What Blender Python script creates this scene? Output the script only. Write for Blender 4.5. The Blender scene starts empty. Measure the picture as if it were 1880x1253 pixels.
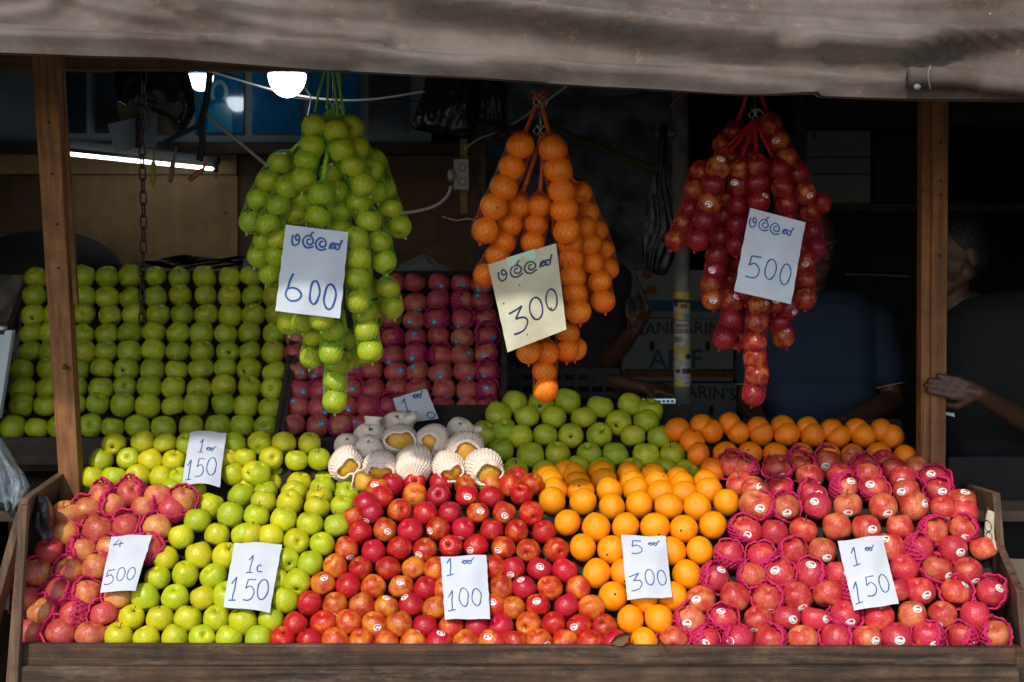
import bpy, bmesh, math, random
from mathutils import Vector, Matrix, Quaternion
from mathutils.bvhtree import BVHTree
from mathutils import noise as mnoise
R_ = math.radians
random.seed(11)
S = bpy.context.scene
C = S.collection

# ------------------------------------------------------------------ camera, light
F, CX, CY, PITCH, ZC = 2574.0, 940.0, 626.5, R_(3.0), 1.55
cam_d = bpy.data.cameras.new('camera'); cam = bpy.data.objects.new('camera', cam_d); C.objects.link(cam)
cam_d.sensor_width = 36.0; cam_d.lens = F/1880*36.0
cam_d.clip_start = 0.05; cam_d.clip_end = 300
cam.location = (0, 0, ZC); cam.rotation_euler = (math.pi/2 - PITCH, 0, 0)
cam_d.dof.use_dof = True; cam_d.dof.focus_distance = 3.72; cam_d.dof.aperture_fstop = 4.5
S.camera = cam
SUN_TO = Vector((0.30, 0.90, -0.80)).normalized()          # the way sunlight travels
W = bpy.data.worlds.new('World'); S.world = W; W.use_nodes = True
nt = W.node_tree; bg = nt.nodes['Background']
sky = nt.nodes.new('ShaderNodeTexSky'); sky.sky_type = 'NISHITA'; sky.sun_disc = False
sky.sun_elevation = math.asin(-SUN_TO.z); sky.sun_rotation = math.atan2(-SUN_TO.x, -SUN_TO.y)
nt.links.new(sky.outputs[0], bg.inputs[0]); bg.inputs[1].default_value = 0.15
sl = bpy.data.lights.new('sun', 'SUN'); sl.energy = 2.0; sl.angle = R_(2.0); sl.color = (1, .94, .85)
so = bpy.data.objects.new('sun', sl); C.objects.link(so); so.rotation_euler = SUN_TO.to_track_quat('-Z', 'Y').to_euler()
so.location = (-3, -3, 8)
S.view_settings.view_transform = 'Standard'; S.view_settings.look = 'None'
S.view_settings.exposure = 0.52; S.view_settings.gamma = 1.0
try:
    S.cycles.use_denoising = True; S.cycles.max_bounces = 8; S.cycles.transparent_max_bounces = 12
except Exception: pass

# ------------------------------------------------------------------ picture -> place
def ray(px, py):
    a = (px-CX)/F; b = (CY-py)/F
    return Vector((a, math.cos(PITCH)+b*math.sin(PITCH), -math.sin(PITCH)+b*math.cos(PITCH)))
def P(px, py, Y):
    d = ray(px, py); t = Y/d.y
    return Vector((d.x*t, Y, ZC+d.z*t))
def kz(py):
    d = ray(CX, py); return d.z/d.y
def prof(Y0, py0, segs):
    pts = [(Y0, ZC+kz(py0)*Y0)]
    for a, py in segs:
        y, z = pts[-1]; m = math.tan(R_(a)); k = kz(py)
        Y = (ZC-z+m*y)/(m-k); pts.append((Y, ZC+k*Y))
    return pts
def hit(px, py, pts):
    d = ray(px, py); k = d.z/d.y; n = len(pts)-1
    for i in range(n):
        (y0, z0), (y1, z1) = pts[i], pts[i+1]
        m = (z1-z0)/(y1-y0)
        if abs(m-k) < 1e-6: continue
        Y = (ZC-z0+m*y0)/(m-k)
        if (Y >= y0-1e-6 or i == 0) and (Y <= y1+1e-6 or i == n-1):
            return Vector((d.x/d.y*Y, Y, ZC+k*Y))
    y, z = pts[-1]; return Vector((d.x/d.y*y, y, ZC+k*y))

# ------------------------------------------------------------------ object helpers
def tag(o, label=None, cat=None, group=None, kind=None):
    if label: o['label'] = label
    if cat: o['category'] = cat
    if group: o['group'] = group
    if kind: o['kind'] = kind
    return o
def link(name, me, parent=None, m=None):
    o = bpy.data.objects.new(name, me); C.objects.link(o)
    if parent is not None: o.parent = parent
    if m is not None and not me.materials: me.materials.append(m)
    return o
def empty(name, loc=(0, 0, 0)):
    o = bpy.data.objects.new(name, None); C.objects.link(o); o.location = loc; o.empty_display_size = .05
    return o
def part(name, me, root, m=None):
    """mesh given in world coordinates, made a child of a root that only has a location"""
    me.transform(Matrix.Translation(-Vector(root.location)))
    return link(name, me, root, m)
class MB:
    def __init__(s): s.v = []; s.f = []; s.mi = []; s.smooth = []
    def add(s, vs, fs, mi=0, sm=True):
        b = len(s.v); s.v += [tuple(v) for v in vs]
        for f in fs: s.f.append([i+b for i in f]); s.mi.append(mi); s.smooth.append(sm)
        return s
    def box(s, c, size, rot=None, mi=0):
        c = Vector(c); hx, hy, hz = [q/2 for q in size]
        vs = [Vector((x, y, z)) for x in (-hx, hx) for y in (-hy, hy) for z in (-hz, hz)]
        if rot is not None: vs = [rot @ v for v in vs]
        return s.add([v+c for v in vs], [(0, 1, 3, 2), (4, 6, 7, 5), (0, 4, 5, 1), (2, 3, 7, 6), (0, 2, 6, 4), (1, 5, 7, 3)], mi, False)
    def hexa(s, a, b, mi=0):
        """box from two quads (front corners, back corners), each in the same turning order"""
        vs = list(a)+list(b)
        fs = [(0, 1, 2, 3), (7, 6, 5, 4)]+[(i, i+4, (i+1) % 4+4, (i+1) % 4) for i in range(4)]
        return s.add(vs, fs, mi, False)
    def tube(s, pts, r, n=8, mi=0, caps=True):
        pts = [Vector(p) for p in pts]; k = len(pts)
        rr = r if isinstance(r, (list, tuple)) else [r]*k
        vs = []; up = None
        for i, p in enumerate(pts):
            t = (pts[min(i+1, k-1)]-pts[max(i-1, 0)])
            if t.length < 1e-9: t = Vector((0, 0, 1))
            t.normalize()
            if up is None:
                up = t.cross(Vector((0.3, 1, 0.1)))
                if up.length < 1e-3: up = t.cross(Vector((1, 0, 0)))
            up = up-t*up.dot(t); up.normalize(); w = t.cross(up)
            for j in range(n):
                a = 2*math.pi*j/n
                vs.append(p+(up*math.cos(a)+w*math.sin(a))*rr[i])
        fs = [(i*n+j, i*n+(j+1) % n, (i+1)*n+(j+1) % n, (i+1)*n+j) for i in range(k-1) for j in range(n)]
        if caps: fs += [tuple(range(n-1, -1, -1)), tuple((k-1)*n+j for j in range(n))]
        return s.add(vs, fs, mi)
    def grid(s, fn, nu, nv, mi=0, sm=True):
        vs = [fn(i/nu, j/nv) for j in range(nv+1) for i in range(nu+1)]
        fs = [(j*(nu+1)+i, j*(nu+1)+i+1, (j+1)*(nu+1)+i+1, (j+1)*(nu+1)+i) for j in range(nv) for i in range(nu)]
        return s.add(vs, fs, mi, sm)
    def ball(s, c, r, n=12, m=8, sc=(1, 1, 1), rot=None, mi=0):
        c = Vector(c); vs = []
        for j in range(m+1):
            th = math.pi*j/m
            for i in range(n):
                a = 2*math.pi*i/n
                v = Vector((math.sin(th)*math.cos(a)*sc[0], math.sin(th)*math.sin(a)*sc[1], math.cos(th)*sc[2]))*r
                if rot is not None: v = rot @ v
                vs.append(c+v)
        fs = [(j*n+i, (j+1)*n+i, (j+1)*n+(i+1) % n, j*n+(i+1) % n) for j in range(m) for i in range(n)]
        return s.add(vs, fs, mi)
    def mesh(s, name, mats=None):
        me = bpy.data.meshes.new(name); me.from_pydata(s.v, [], s.f)
        me.polygons.foreach_set('material_index', s.mi); me.polygons.foreach_set('use_smooth', s.smooth)
        for m in mats or []: me.materials.append(m)
        bm = bmesh.new(); bm.from_mesh(me); bmesh.ops.remove_doubles(bm, verts=bm.verts, dist=1e-6)
        bmesh.ops.recalc_face_normals(bm, faces=bm.faces); bm.to_mesh(me); bm.free()
        return me
def bake(o, mods):
    """apply modifiers, return a new mesh"""
    for t, kw in mods:
        m = o.modifiers.new(t, t)
        for k, v in kw.items(): setattr(m, k, v)
    dg = bpy.context.evaluated_depsgraph_get(); me = bpy.data.meshes.new_from_object(o.evaluated_get(dg))
    o.modifiers.clear(); return me
def bevelled(me, w=.004, seg=2):
    bm = bmesh.new(); bm.from_mesh(me)
    bmesh.ops.bevel(bm, geom=[e for e in bm.edges if len(e.link_faces) == 2 and e.calc_face_angle(0) > .6], offset=w, segments=seg, affect='EDGES', profile=.6)
    bm.to_mesh(me); bm.free(); return me
def smooth_path(pts, n=6, closed=False):
    pts = [Vector(p) for p in pts]; out = []; k = len(pts)
    rng = range(k if closed else k-1)
    for i in rng:
        p0 = pts[(i-1) % k] if closed or i > 0 else pts[0]; p1 = pts[i]; p2 = pts[(i+1) % k]
        p3 = pts[(i+2) % k] if closed or i+2 < k else pts[-1]
        for j in range(n):
            t = j/n
            out.append(.5*((2*p1)+(p2-p0)*t+(2*p0-5*p1+4*p2-p3)*t*t+(3*p1-p0-3*p2+p3)*t**3))
    out.append(pts[0] if closed else pts[-1]); return out

# ------------------------------------------------------------------ materials
def M(name, col, rough=.6, metal=0, spec=.5, coat=0, emit=None, estr=0, bump=0, bscale=40, var=0, vscale=6, col2=None, trans=0, sub=0):
    m = bpy.data.materials.new(name); m.use_nodes = True; t = m.node_tree; b = t.nodes['Principled BSDF']
    b.inputs['Base Color'].default_value = (*col, 1); b.inputs['Roughness'].default_value = rough
    b.inputs['Metallic'].default_value = metal; b.inputs['Specular IOR Level'].default_value = spec
    b.inputs['Coat Weight'].default_value = coat
    if trans: b.inputs['Transmission Weight'].default_value = trans
    if emit: b.inputs['Emission Color'].default_value = (*emit, 1); b.inputs['Emission Strength'].default_value = estr
    tc = t.nodes.new('ShaderNodeTexCoord')
    if var or col2:
        n = t.nodes.new('ShaderNodeTexNoise'); n.inputs['Scale'].default_value = vscale; n.inputs['Detail'].default_value = 6
        t.links.new(tc.outputs['Object'], n.inputs['Vector'])
        r = t.nodes.new('ShaderNodeValToRGB'); r.color_ramp.elements[0].position = .35; r.color_ramp.elements[1].position = .65
        c2 = col2 or tuple(c*(1-var) for c in col)
        r.color_ramp.elements[0].color = (*c2, 1); r.color_ramp.elements[1].color = (*col, 1)
        t.links.new(n.outputs['Fac'], r.inputs[0]); t.links.new(r.outputs[0], b.inputs['Base Color'])
    if bump:
        n2 = t.nodes.new('ShaderNodeTexNoise'); n2.inputs['Scale'].default_value = bscale; n2.inputs['Detail'].default_value = 4
        t.links.new(tc.outputs['Object'], n2.inputs['Vector'])
        bp = t.nodes.new('ShaderNodeBump'); bp.inputs['Strength'].default_value = bump; bp.inputs['Distance'].default_value = .01
        t.links.new(n2.outputs['Fac'], bp.inputs['Height']); t.links.new(bp.outputs[0], b.inputs['Normal'])
    return m
def wood(name, a, b_, axis='X', rough=.75, dirt=.5, scale=1.0, scuff=.12):
    m = bpy.data.materials.new(name); m.use_nodes = True; t = m.node_tree; b = t.nodes['Principled BSDF']; N = t.nodes.new; L = t.links.new
    tc = N('ShaderNodeTexCoord'); mp = N('ShaderNodeMapping'); oi = N('ShaderNodeObjectInfo')
    sc = {'X': (2.2, 55, 55), 'Y': (55, 2.2, 55), 'Z': (55, 55, 2.2)}[axis]
    mp.inputs['Scale'].default_value = tuple(q*scale for q in sc); L(tc.outputs['Object'], mp.inputs['Vector'])
    mu = N('ShaderNodeMath'); mu.operation = 'MULTIPLY'; mu.inputs[1].default_value = 37; L(oi.outputs['Random'], mu.inputs[0]); L(mu.outputs[0], mp.inputs['Location'])
    n = N('ShaderNodeTexNoise'); n.inputs['Scale'].default_value = 1; n.inputs['Detail'].default_value = 8; n.inputs['Distortion'].default_value = .6; L(mp.outputs[0], n.inputs['Vector'])
    r = N('ShaderNodeValToRGB'); r.color_ramp.elements[0].position = .32; r.color_ramp.elements[1].position = .68
    r.color_ramp.elements[0].color = (*b_, 1); r.color_ramp.elements[1].color = (*a, 1); L(n.outputs['Fac'], r.inputs[0])
    n2 = N('ShaderNodeTexNoise'); n2.inputs['Scale'].default_value = 9; n2.inputs['Detail'].default_value = 8; n2.inputs['Roughness'].default_value = .7; L(tc.outputs['Object'], n2.inputs['Vector'])
    r2 = N('ShaderNodeValToRGB'); r2.color_ramp.elements[0].position = .36; r2.color_ramp.elements[1].position = .62
    r2.color_ramp.elements[0].color = (1-dirt, 1-dirt, 1-dirt, 1); r2.color_ramp.elements[1].color = (1, 1, 1, 1); L(n2.outputs['Fac'], r2.inputs[0])
    mx = N('ShaderNodeMix'); mx.data_type = 'RGBA'; mx.blend_type = 'MULTIPLY'; mx.inputs['Factor'].default_value = 1
    L(r.outputs[0], mx.inputs['A']); L(r2.outputs[0], mx.inputs['B'])
    # pale scuffs and knots
    v = N('ShaderNodeTexVoronoi'); v.inputs['Scale'].default_value = 7; L(tc.outputs['Object'], v.inputs['Vector'])
    r3 = N('ShaderNodeValToRGB'); r3.color_ramp.elements[0].position = .03; r3.color_ramp.elements[1].position = .09
    r3.color_ramp.elements[0].color = (1, 1, 1, 1); r3.color_ramp.elements[1].color = (0, 0, 0, 1); L(v.outputs['Distance'], r3.inputs[0])
    mx2 = N('ShaderNodeMix'); mx2.data_type = 'RGBA'; mx2.inputs['B'].default_value = (*[q*.25 for q in b_], 1)
    L(r3.outputs[0], mx2.inputs['Factor']); L(mx.outputs['Result'], mx2.inputs['A']); n4 = N('ShaderNodeTexNoise'); n4.inputs['Scale'].default_value = 14; n4.inputs['Detail'].default_value = 10; n4.inputs['Roughness'].default_value = .8; mp4 = N('ShaderNodeMapping'); mp4.inputs['Scale'].default_value = {'X': (.35, 1.4, 1.4), 'Y': (1.4, .35, 1.4), 'Z': (1.4, 1.4, .35)}[axis]; L(tc.outputs['Object'], mp4.inputs['Vector']); L(mp4.outputs[0], n4.inputs['Vector'])
    r4 = N('ShaderNodeValToRGB'); r4.color_ramp.elements[0].position = .52; r4.color_ramp.elements[1].position = .68
    r4.color_ramp.elements[0].color = (0, 0, 0, 1); r4.color_ramp.elements[1].color = (scuff, scuff, scuff, 1); L(n4.outputs['Fac'], r4.inputs[0])
    mx3 = N('ShaderNodeMix'); mx3.data_type = 'RGBA'; L(r4.outputs[0], mx3.inputs['Factor']); L(mx2.outputs['Result'], mx3.inputs['A']); mx3.inputs['B'].default_value = (.22, .15, .10, 1)
    L(mx3.outputs['Result'], b.inputs['Base Color'])
    b.inputs['Roughness'].default_value = rough
    bp = N('ShaderNodeBump'); bp.inputs['Strength'].default_value = .45; bp.inputs['Distance'].default_value = .006; L(n.outputs['Fac'], bp.inputs['Height']); L(bp.outputs[0], b.inputs['Normal'])
    return m
def fruit_mat(name, A, B, lo=.4, hi=.6, nscale=1.3, shift=.25, speck=.25, speck_col=(.75, .62, .3), rough=.36, peel=0, streak=0, val=.18, hue=.01, coat=.0):
    """skin that blushes from A to B in patches that differ from fruit to fruit"""
    m = bpy.data.materials.new(name); m.use_nodes = True; t = m.node_tree; b = t.nodes['Principled BSDF']; N = t.nodes.new; L = t.links.new
    tc = N('ShaderNodeTexCoord'); oi = N('ShaderNodeObjectInfo')
    def mth(op, a, c):
        q = N('ShaderNodeMath'); q.operation = op
        for i, z in enumerate((a, c)):
            if isinstance(z, (int, float)): q.inputs[i].default_value = z
            else: L(z, q.inputs[i])
        return q.outputs[0]
    off = mth('MULTIPLY', oi.outputs['Random'], 91.7)
    va = N('ShaderNodeVectorMath'); va.operation = 'ADD'; L(tc.outputs['Object'], va.inputs[0]); L(off, va.inputs[1])
    n = N('ShaderNodeTexNoise'); n.inputs['Scale'].default_value = nscale; n.inputs['Detail'].default_value = 3; L(va.outputs[0], n.inputs['Vector'])
    fac = n.outputs['Fac']
    if streak:
        mp = N('ShaderNodeMapping'); mp.inputs['Scale'].default_value = (9, 9, .9); L(va.outputs[0], mp.inputs['Vector'])
        ns = N('ShaderNodeTexNoise'); ns.inputs['Scale'].default_value = 1.5; ns.inputs['Detail'].default_value = 5; L(mp.outputs[0], ns.inputs['Vector'])
        fac = mth('ADD', fac, mth('MULTIPLY', mth('SUBTRACT', ns.outputs['Fac'], .5), streak))
    r2nd = mth('FRACT', mth('MULTIPLY', oi.outputs['Random'], 17.31), 0)
    fac = mth('ADD', fac, mth('MULTIPLY', mth('SUBTRACT', r2nd, .5), shift))
    r = N('ShaderNodeValToRGB'); e = r.color_ramp.elements
    e[0].position = lo; e[1].position = hi; e[0].color = (*A, 1); e[1].color = (*B, 1); L(fac, r.inputs[0])
    r3rd = mth('FRACT', mth('MULTIPLY', oi.outputs['Random'], 53.77), 0)
    hs = N('ShaderNodeHueSaturation'); L(r.outputs[0], hs.inputs['Color'])
    L(mth('ADD', mth('MULTIPLY', mth('SUBTRACT', r3rd, .5), val*2), 1.0), hs.inputs['Value'])
    L(mth('ADD', mth('MULTIPLY', mth('SUBTRACT', r2nd, .5), hue*2), .5), hs.inputs['Hue'])
    col = hs.outputs[0]
    if speck:
        v = N('ShaderNodeTexVoronoi'); v.inputs['Scale'].default_value = 9; L(va.outputs[0], v.inputs['Vector'])
        rv = N('ShaderNodeValToRGB'); rv.color_ramp.elements[0].position = .06; rv.color_ramp.elements[1].position = .14
        rv.color_ramp.elements[0].color = (speck,)*3+(1,); rv.color_ramp.elements[1].color = (0, 0, 0, 1); L(v.outputs['Distance'], rv.inputs[0])
        mx = N('ShaderNodeMix'); mx.data_type = 'RGBA'; L(rv.outputs[0], mx.inputs['Factor']); L(col, mx.inputs['A']); mx.inputs['B'].default_value = (*speck_col, 1); col = mx.outputs['Result']
    # a few brown bruises
    nb = N('ShaderNodeTexNoise'); nb.inputs['Scale'].default_value = 2.6; nb.inputs['Detail'].default_value = 6; nb.inputs['Roughness'].default_value = .7
    vb = N('ShaderNodeVectorMath'); vb.operation = 'ADD'; L(va.outputs[0], vb.inputs[0]); vb.inputs[1].default_value = (31, 7, 13); L(vb.outputs[0], nb.inputs['Vector'])
    rb = N('ShaderNodeValToRGB'); rb.color_ramp.elements[0].position = .68; rb.color_ramp.elements[1].position = .76
    rb.color_ramp.elements[0].color = (0, 0, 0, 1); rb.color_ramp.elements[1].color = (.5, .5, .5, 1); L(nb.outputs['Fac'], rb.inputs[0])
    mb = N('ShaderNodeMix'); mb.data_type = 'RGBA'; L(rb.outputs[0], mb.inputs['Factor']); L(col, mb.inputs['A']); mb.inputs['B'].default_value = (.16, .07, .02, 1)
    L(mb.outputs['Result'], b.inputs['Base Color'])
    b.inputs['Roughness'].default_value = rough; b.inputs['Specular IOR Level'].default_value = .42; b.inputs['Coat Weight'].default_value = coat; b.inputs['Coat Roughness'].default_value = .2
    ng = N('ShaderNodeTexNoise'); ng.inputs['Scale'].default_value = 26 if peel else 5; ng.inputs['Detail'].default_value = 2; L(va.outputs[0], ng.inputs['Vector'])
    bp = N('ShaderNodeBump'); bp.inputs['Strength'].default_value = peel or .12; bp.inputs['Distance'].default_value = .03 if peel else .06
    L(ng.outputs['Fac'], bp.inputs['Height']); L(bp.outputs[0], b.inputs['Normal'])
    return m

MAT = dict(
    lime=fruit_mat('lime_apple_skin', (.56, .53, .012), (.40, .45, .012), speck=.12, val=.10, shift=.3, hue=.012),
    green=fruit_mat('green_apple_skin', (.46, .49, .022), (.33, .40, .018), speck=.15, val=.14, speck_col=(.5, .55, .2)),
    bag_green=fruit_mat('bag_apple_skin', (.44, .46, .014), (.36, .42, .014), speck=.12, val=.10, speck_col=(.5, .55, .2)),
    red=fruit_mat('red_apple_skin', (.44, .014, .010), (.66, .18, .02), lo=.50, hi=.80, streak=.3, shift=.34, speck=.12, val=.16, rough=.34),
    pink=fruit_mat('pink_apple_skin', (.48, .024, .028), (.64, .17, .075), lo=.42, hi=.74, streak=.5, shift=.22, speck=.28, val=.14),
    blush=fruit_mat('blush_apple_skin', (.50, .075, .055), (.66, .26, .07), lo=.44, hi=.74, streak=.45, shift=.35, speck=.25, val=.12),
    dusk=fruit_mat('dusky_apple_skin', (.42, .05, .065), (.54, .16, .10), lo=.42, hi=.72, streak=.5, shift=.25, speck=.22, val=.14),
    wine=fruit_mat('wine_apple_skin', (.22, .008, .010), (.54, .14, .02), lo=.50, hi=.78, streak=.3, shift=.34, speck=.12, val=.14, rough=.26),
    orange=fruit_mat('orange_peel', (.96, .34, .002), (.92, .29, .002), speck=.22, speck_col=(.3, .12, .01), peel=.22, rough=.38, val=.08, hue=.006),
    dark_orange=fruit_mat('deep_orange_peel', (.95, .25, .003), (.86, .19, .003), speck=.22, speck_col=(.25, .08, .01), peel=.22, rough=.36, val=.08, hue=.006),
    pear=fruit_mat('pear_skin', (.78, .42, .04), (.70, .34, .03), speck=.2, speck_col=(.35, .2, .05), val=.08),
    calyx=M('dry_calyx', (.07, .045, .015), .9), stem=M('woody_stem', (.09, .05, .02), .8),
    foam=M('pink_foam', (.62, .015, .11), .7, var=.3, vscale=9), dfoam=M('magenta_foam', (.48, .01, .13), .7, var=.3, vscale=9),
    wfoam=M('white_foam', (.88, .75, .63), .8, var=.10, vscale=20),
    net_g=M('green_net_thread', (.30, .62, .05), .45), net_o=M('orange_net_thread', (.66, .11, .01), .45), net_r=M('red_net_thread', (.40, .006, .016), .45),
    white=M('sticker_white', (.8, .78, .75), .4), sred=M('sticker_red', (.55, .02, .03), .4), sblue=M('sticker_blue', (.02, .22, .55), .4),
    sgreen=M('sticker_green', (.25, .4, .2), .4), syel=M('sticker_yellow', (.55, .5, .1), .4), sdark=M('sticker_dark', (.06, .02, .06), .4),
    paper=M('white_paper', (.60, .63, .69), .8, var=.10, vscale=14, bump=.25, bscale=14), old_paper=M('stained_paper', (.60, .58, .42), .85, col2=(.44, .38, .24), vscale=9, bump=.4, bscale=18),
    blue_ink=M('blue_ink', (.015, .08, .28), .6), pale_ink=M('pale_ink', (.045, .10, .28), .6), navy_ink=M('navy_ink', (.012, .012, .07), .5),
    post=wood('post_wood', (.37, .155, .045), (.17, .065, .02), 'Z', dirt=.45), board=wood('bin_wood', (.13, .062, .028), (.022, .012, .007), 'X', dirt=.65, scuff=.5),
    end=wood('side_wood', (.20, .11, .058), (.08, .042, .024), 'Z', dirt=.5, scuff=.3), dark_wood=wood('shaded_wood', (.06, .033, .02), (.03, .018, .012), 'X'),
    ply=wood('plywood', (.40, .25, .12), (.34, .20, .09), 'Z', dirt=.25, scale=.35), ply2=wood('dark_plywood', (.15, .085, .045), (.11, .06, .03), 'Z', dirt=.3, scale=.35),  # second plywood in a darker brown tone
    bed=M('gap_shade_board', (.025, .018, .012), .9, var=.5, vscale=20), black=M('black_plastic', (.010, .010, .012), .28, bump=.8, bscale=30),  # dark board under the fruit, shade of the gaps put into its colour
    matt=M('matt_black', (.012, .012, .013), .8), steel=M('steel_wire', (.55, .56, .58), .3, 1), dsteel=M('dark_iron', (.06, .05, .045), .5, .8),
    pipe=M('grey_pipe', (.20, .20, .20), .55, col2=(.09, .085, .08), vscale=12), wire_w=M('white_cable', (.55, .53, .48), .5), wire_b=M('black_cable', (.02, .02, .022), .5),
)
# ------------------------------------------------------------------ the setting
MAT['road'] = M('bounce_ground', (.15, .14, .125), .9, var=.4, vscale=3, bump=.5, bscale=60)  # ground tone picked for the light it bounces under the fruit
g = MB(); g.grid(lambda u, v: (-60+120*u, -60+120*v, 0), 2, 2)
tag(link('ground', g.mesh('ground', [MAT['road']])), kind='structure')

# ------------------------------------------------------------------ awning
def canvas_mat():
    m = bpy.data.materials.new('tarp_canvas'); m.use_nodes = True; t = m.node_tree; b = t.nodes['Principled BSDF']; N = t.nodes.new; L = t.links.new
    tc = N('ShaderNodeTexCoord')
    n = N('ShaderNodeTexNoise'); n.inputs['Scale'].default_value = 2.2; n.inputs['Detail'].default_value = 8; n.inputs['Roughness'].default_value = .65; L(tc.outputs['Object'], n.inputs['Vector'])
    r = N('ShaderNodeValToRGB'); r.color_ramp.elements[0].position = .40; r.color_ramp.elements[1].position = .60
    r.color_ramp.elements[0].color = (.074, .054, .041, 1); r.color_ramp.elements[1].color = (.142, .116, .097, 1); L(n.outputs['Fac'], r.inputs[0])
    n2 = N('ShaderNodeTexNoise'); n2.inputs['Scale'].default_value = 24; n2.inputs['Detail'].default_value = 8; n2.inputs['Roughness'].default_value = .75; L(tc.outputs['Object'], n2.inputs['Vector'])
    r2 = N('ShaderNodeValToRGB'); r2.color_ramp.elements[0].position = .58; r2.color_ramp.elements[1].position = .72
    r2.color_ramp.elements[0].color = (0, 0, 0, 1); r2.color_ramp.elements[1].color = (.75, .75, .75, 1); L(n2.outputs['Fac'], r2.inputs[0])
    mx = N('ShaderNodeMix'); mx.data_type = 'RGBA'; L(r2.outputs[0], mx.inputs['Factor']); L(r.outputs[0], mx.inputs['A']); mx.inputs['B'].default_value = (.26, .16, .10, 1)
    v = N('ShaderNodeTexVoronoi'); v.inputs['Scale'].default_value = 11; L(tc.outputs['Object'], v.inputs['Vector'])
    r3 = N('ShaderNodeValToRGB'); r3.color_ramp.elements[0].position = .012; r3.color_ramp.elements[1].position = .03
    r3.color_ramp.elements[0].color = (.7, .7, .7, 1); r3.color_ramp.elements[1].color = (0, 0, 0, 1); L(v.outputs['Distance'], r3.inputs[0])
    mx2 = N('ShaderNodeMix'); mx2.data_type = 'RGBA'; L(r3.outputs[0], mx2.inputs['Factor']); L(mx.outputs['Result'], mx2.inputs['A']); mx2.inputs['B'].default_value = (.55, .52, .48, 1)
    L(mx2.outputs['Result'], b.inputs['Base Color']); b.inputs['Roughness'].default_value = .8; b.inputs['Specular IOR Level'].default_value = .25
    w = N('ShaderNodeTexNoise'); w.inputs['Scale'].default_value = 70; w.inputs['Detail'].default_value = 3; L(tc.outputs['Object'], w.inputs['Vector'])
    bp = N('ShaderNodeBump'); bp.inputs['Strength'].default_value = .2; bp.inputs['Distance'].default_value = .004; L(w.outputs['Fac'], bp.inputs['Height']); L(bp.outputs[0], b.inputs['Normal'])
    return m
MAT['tarp'] = canvas_mat()
EDGE = [(-1900, 40), (-900, 70), (0, 100), (300, 108), (600, 130), (870, 143), (1000, 152), (1350, 172), (1690, 186), (2800, 205), (3600, 220)]  # ends stretched out of view to block sun from the sides
SEAM = [(-1900, 10), (-900, 40), (0, 53), (300, 66), (600, 87), (1000, 112), (1350, 128), (1690, 150), (2800, 160)]
def lerp_line(L, x):
    for (x0, y0), (x1, y1) in zip(L, L[1:]):
        if x <= x1: return y0+(y1-y0)*(x-x0)/(x1-x0)
    return L[-1][1]
# crease lines of the cloth: (points, depth, half width in metres)
FOLDS = [([(430, -10), (700, 22), (1000, 62), (1350, 108), (1700, 112)], -.045, .020), ([(380, 30), (640, 40), (900, 45), (1400, 100)], .030, .022),
         ([(-60, 20), (60, 8), (130, -30)], -.028, .016), ([(0, 40), (90, 30), (160, -20)], .020, .018), ([(230, -30), (330, 35), (560, 70), (700, 84)], -.022, .013),
         ([(150, 15), (260, 40), (420, 60)], .016, .014), ([(1150, -5), (1400, 28), (1700, 20), (1900, 0)], -.022, .022), ([(1250, 60), (1550, 70), (1750, 95), (1900, 70)], .024, .022),
         ([(1500, 112), (1640, 122), (1760, 96), (1900, 78)], -.032, .014), ([(640, 8), (900, 20), (1150, 40)], .018, .02), ([(500, 100), (640, 112), (800, 132), (1000, 146)], -.018, .008),
         ([(380, 92), (520, 112), (640, 126)], -.016, .008), ([(900, 130), (1200, 150), (1500, 178)], -.014, .007), ([(0, 84), (200, 88), (420, 100)], -.012, .006), ([(1300, 140), (1500, 158), (1650, 172)], -.016, .008)]
rf = random.Random(5)
for _ in range(9):
    x, y = rf.uniform(-100, 1900), rf.uniform(-20, 95); L0 = rf.uniform(120, 420); sl0 = rf.uniform(-.02, .16)
    FOLDS.append(([(x+L0*t, y+L0*t*sl0+rf.uniform(-5, 5)) for t in (0, .33, .66, 1)], rf.choice((-1, 1))*rf.uniform(.003, .006), rf.uniform(.005, .012)))
AW_Y, AW_M = 3.00, math.tan(R_(62))
def aw_base(px, py):
    e = lerp_line(EDGE, px); y0 = AW_Y; z0 = ZC+kz(e)*y0
    k = kz(py); Y = (ZC-z0+AW_M*y0)/(AW_M-k); d = ray(px, py)
    return Vector((d.x/d.y*Y, Y, ZC+k*Y))
FW = [([aw_base(x, y) for x, y in pts], a, w) for pts, a, w in FOLDS]
def seg_dist(p, a, b):
    ab = b-a; t = max(0, min(1, (p-a).dot(ab)/ab.length_squared)); return (p-a-ab*t).length, t
NRM = Vector((0, -math.sin(R_(62)), math.cos(R_(62))))
def aw_disp(p, px, py):
    d = 0
    for pts, a, w in FW:
        best = 9; up = 1
        for q, r in zip(pts, pts[1:]):
            dd, t = seg_dist(p, q, r)
            if dd < best: best = dd; up = 1 if (p-(q+(r-q)*t)).z > 0 else -1
        if best < 9*w: d += abs(a)*1.15*(1/(1+(best/(2.6*w))**2)-.015 if up > 0 else math.exp(-(best/(.75*w))**2))*min(1, 3*(1-best/(9*w)))   # a swag: long slope above, tucked in below
    s = py-lerp_line(SEAM, px); e = lerp_line(EDGE, px)-lerp_line(SEAM, px)
    d -= .010*math.exp(-(s/2.2)**2)                                # the stitched seam pulls in
    if s > 0: d += .022*math.sin(min(1, s/e)*math.pi)+.004     # hem swells round the pole inside it
    d += .010*mnoise.noise(p*Vector((1.2, 2, 3)).length if False else Vector((p.x*1.5, p.z*7, 3)))+.003*mnoise.noise(Vector((p.x*5, p.z*14, 9)))
    return d
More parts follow.
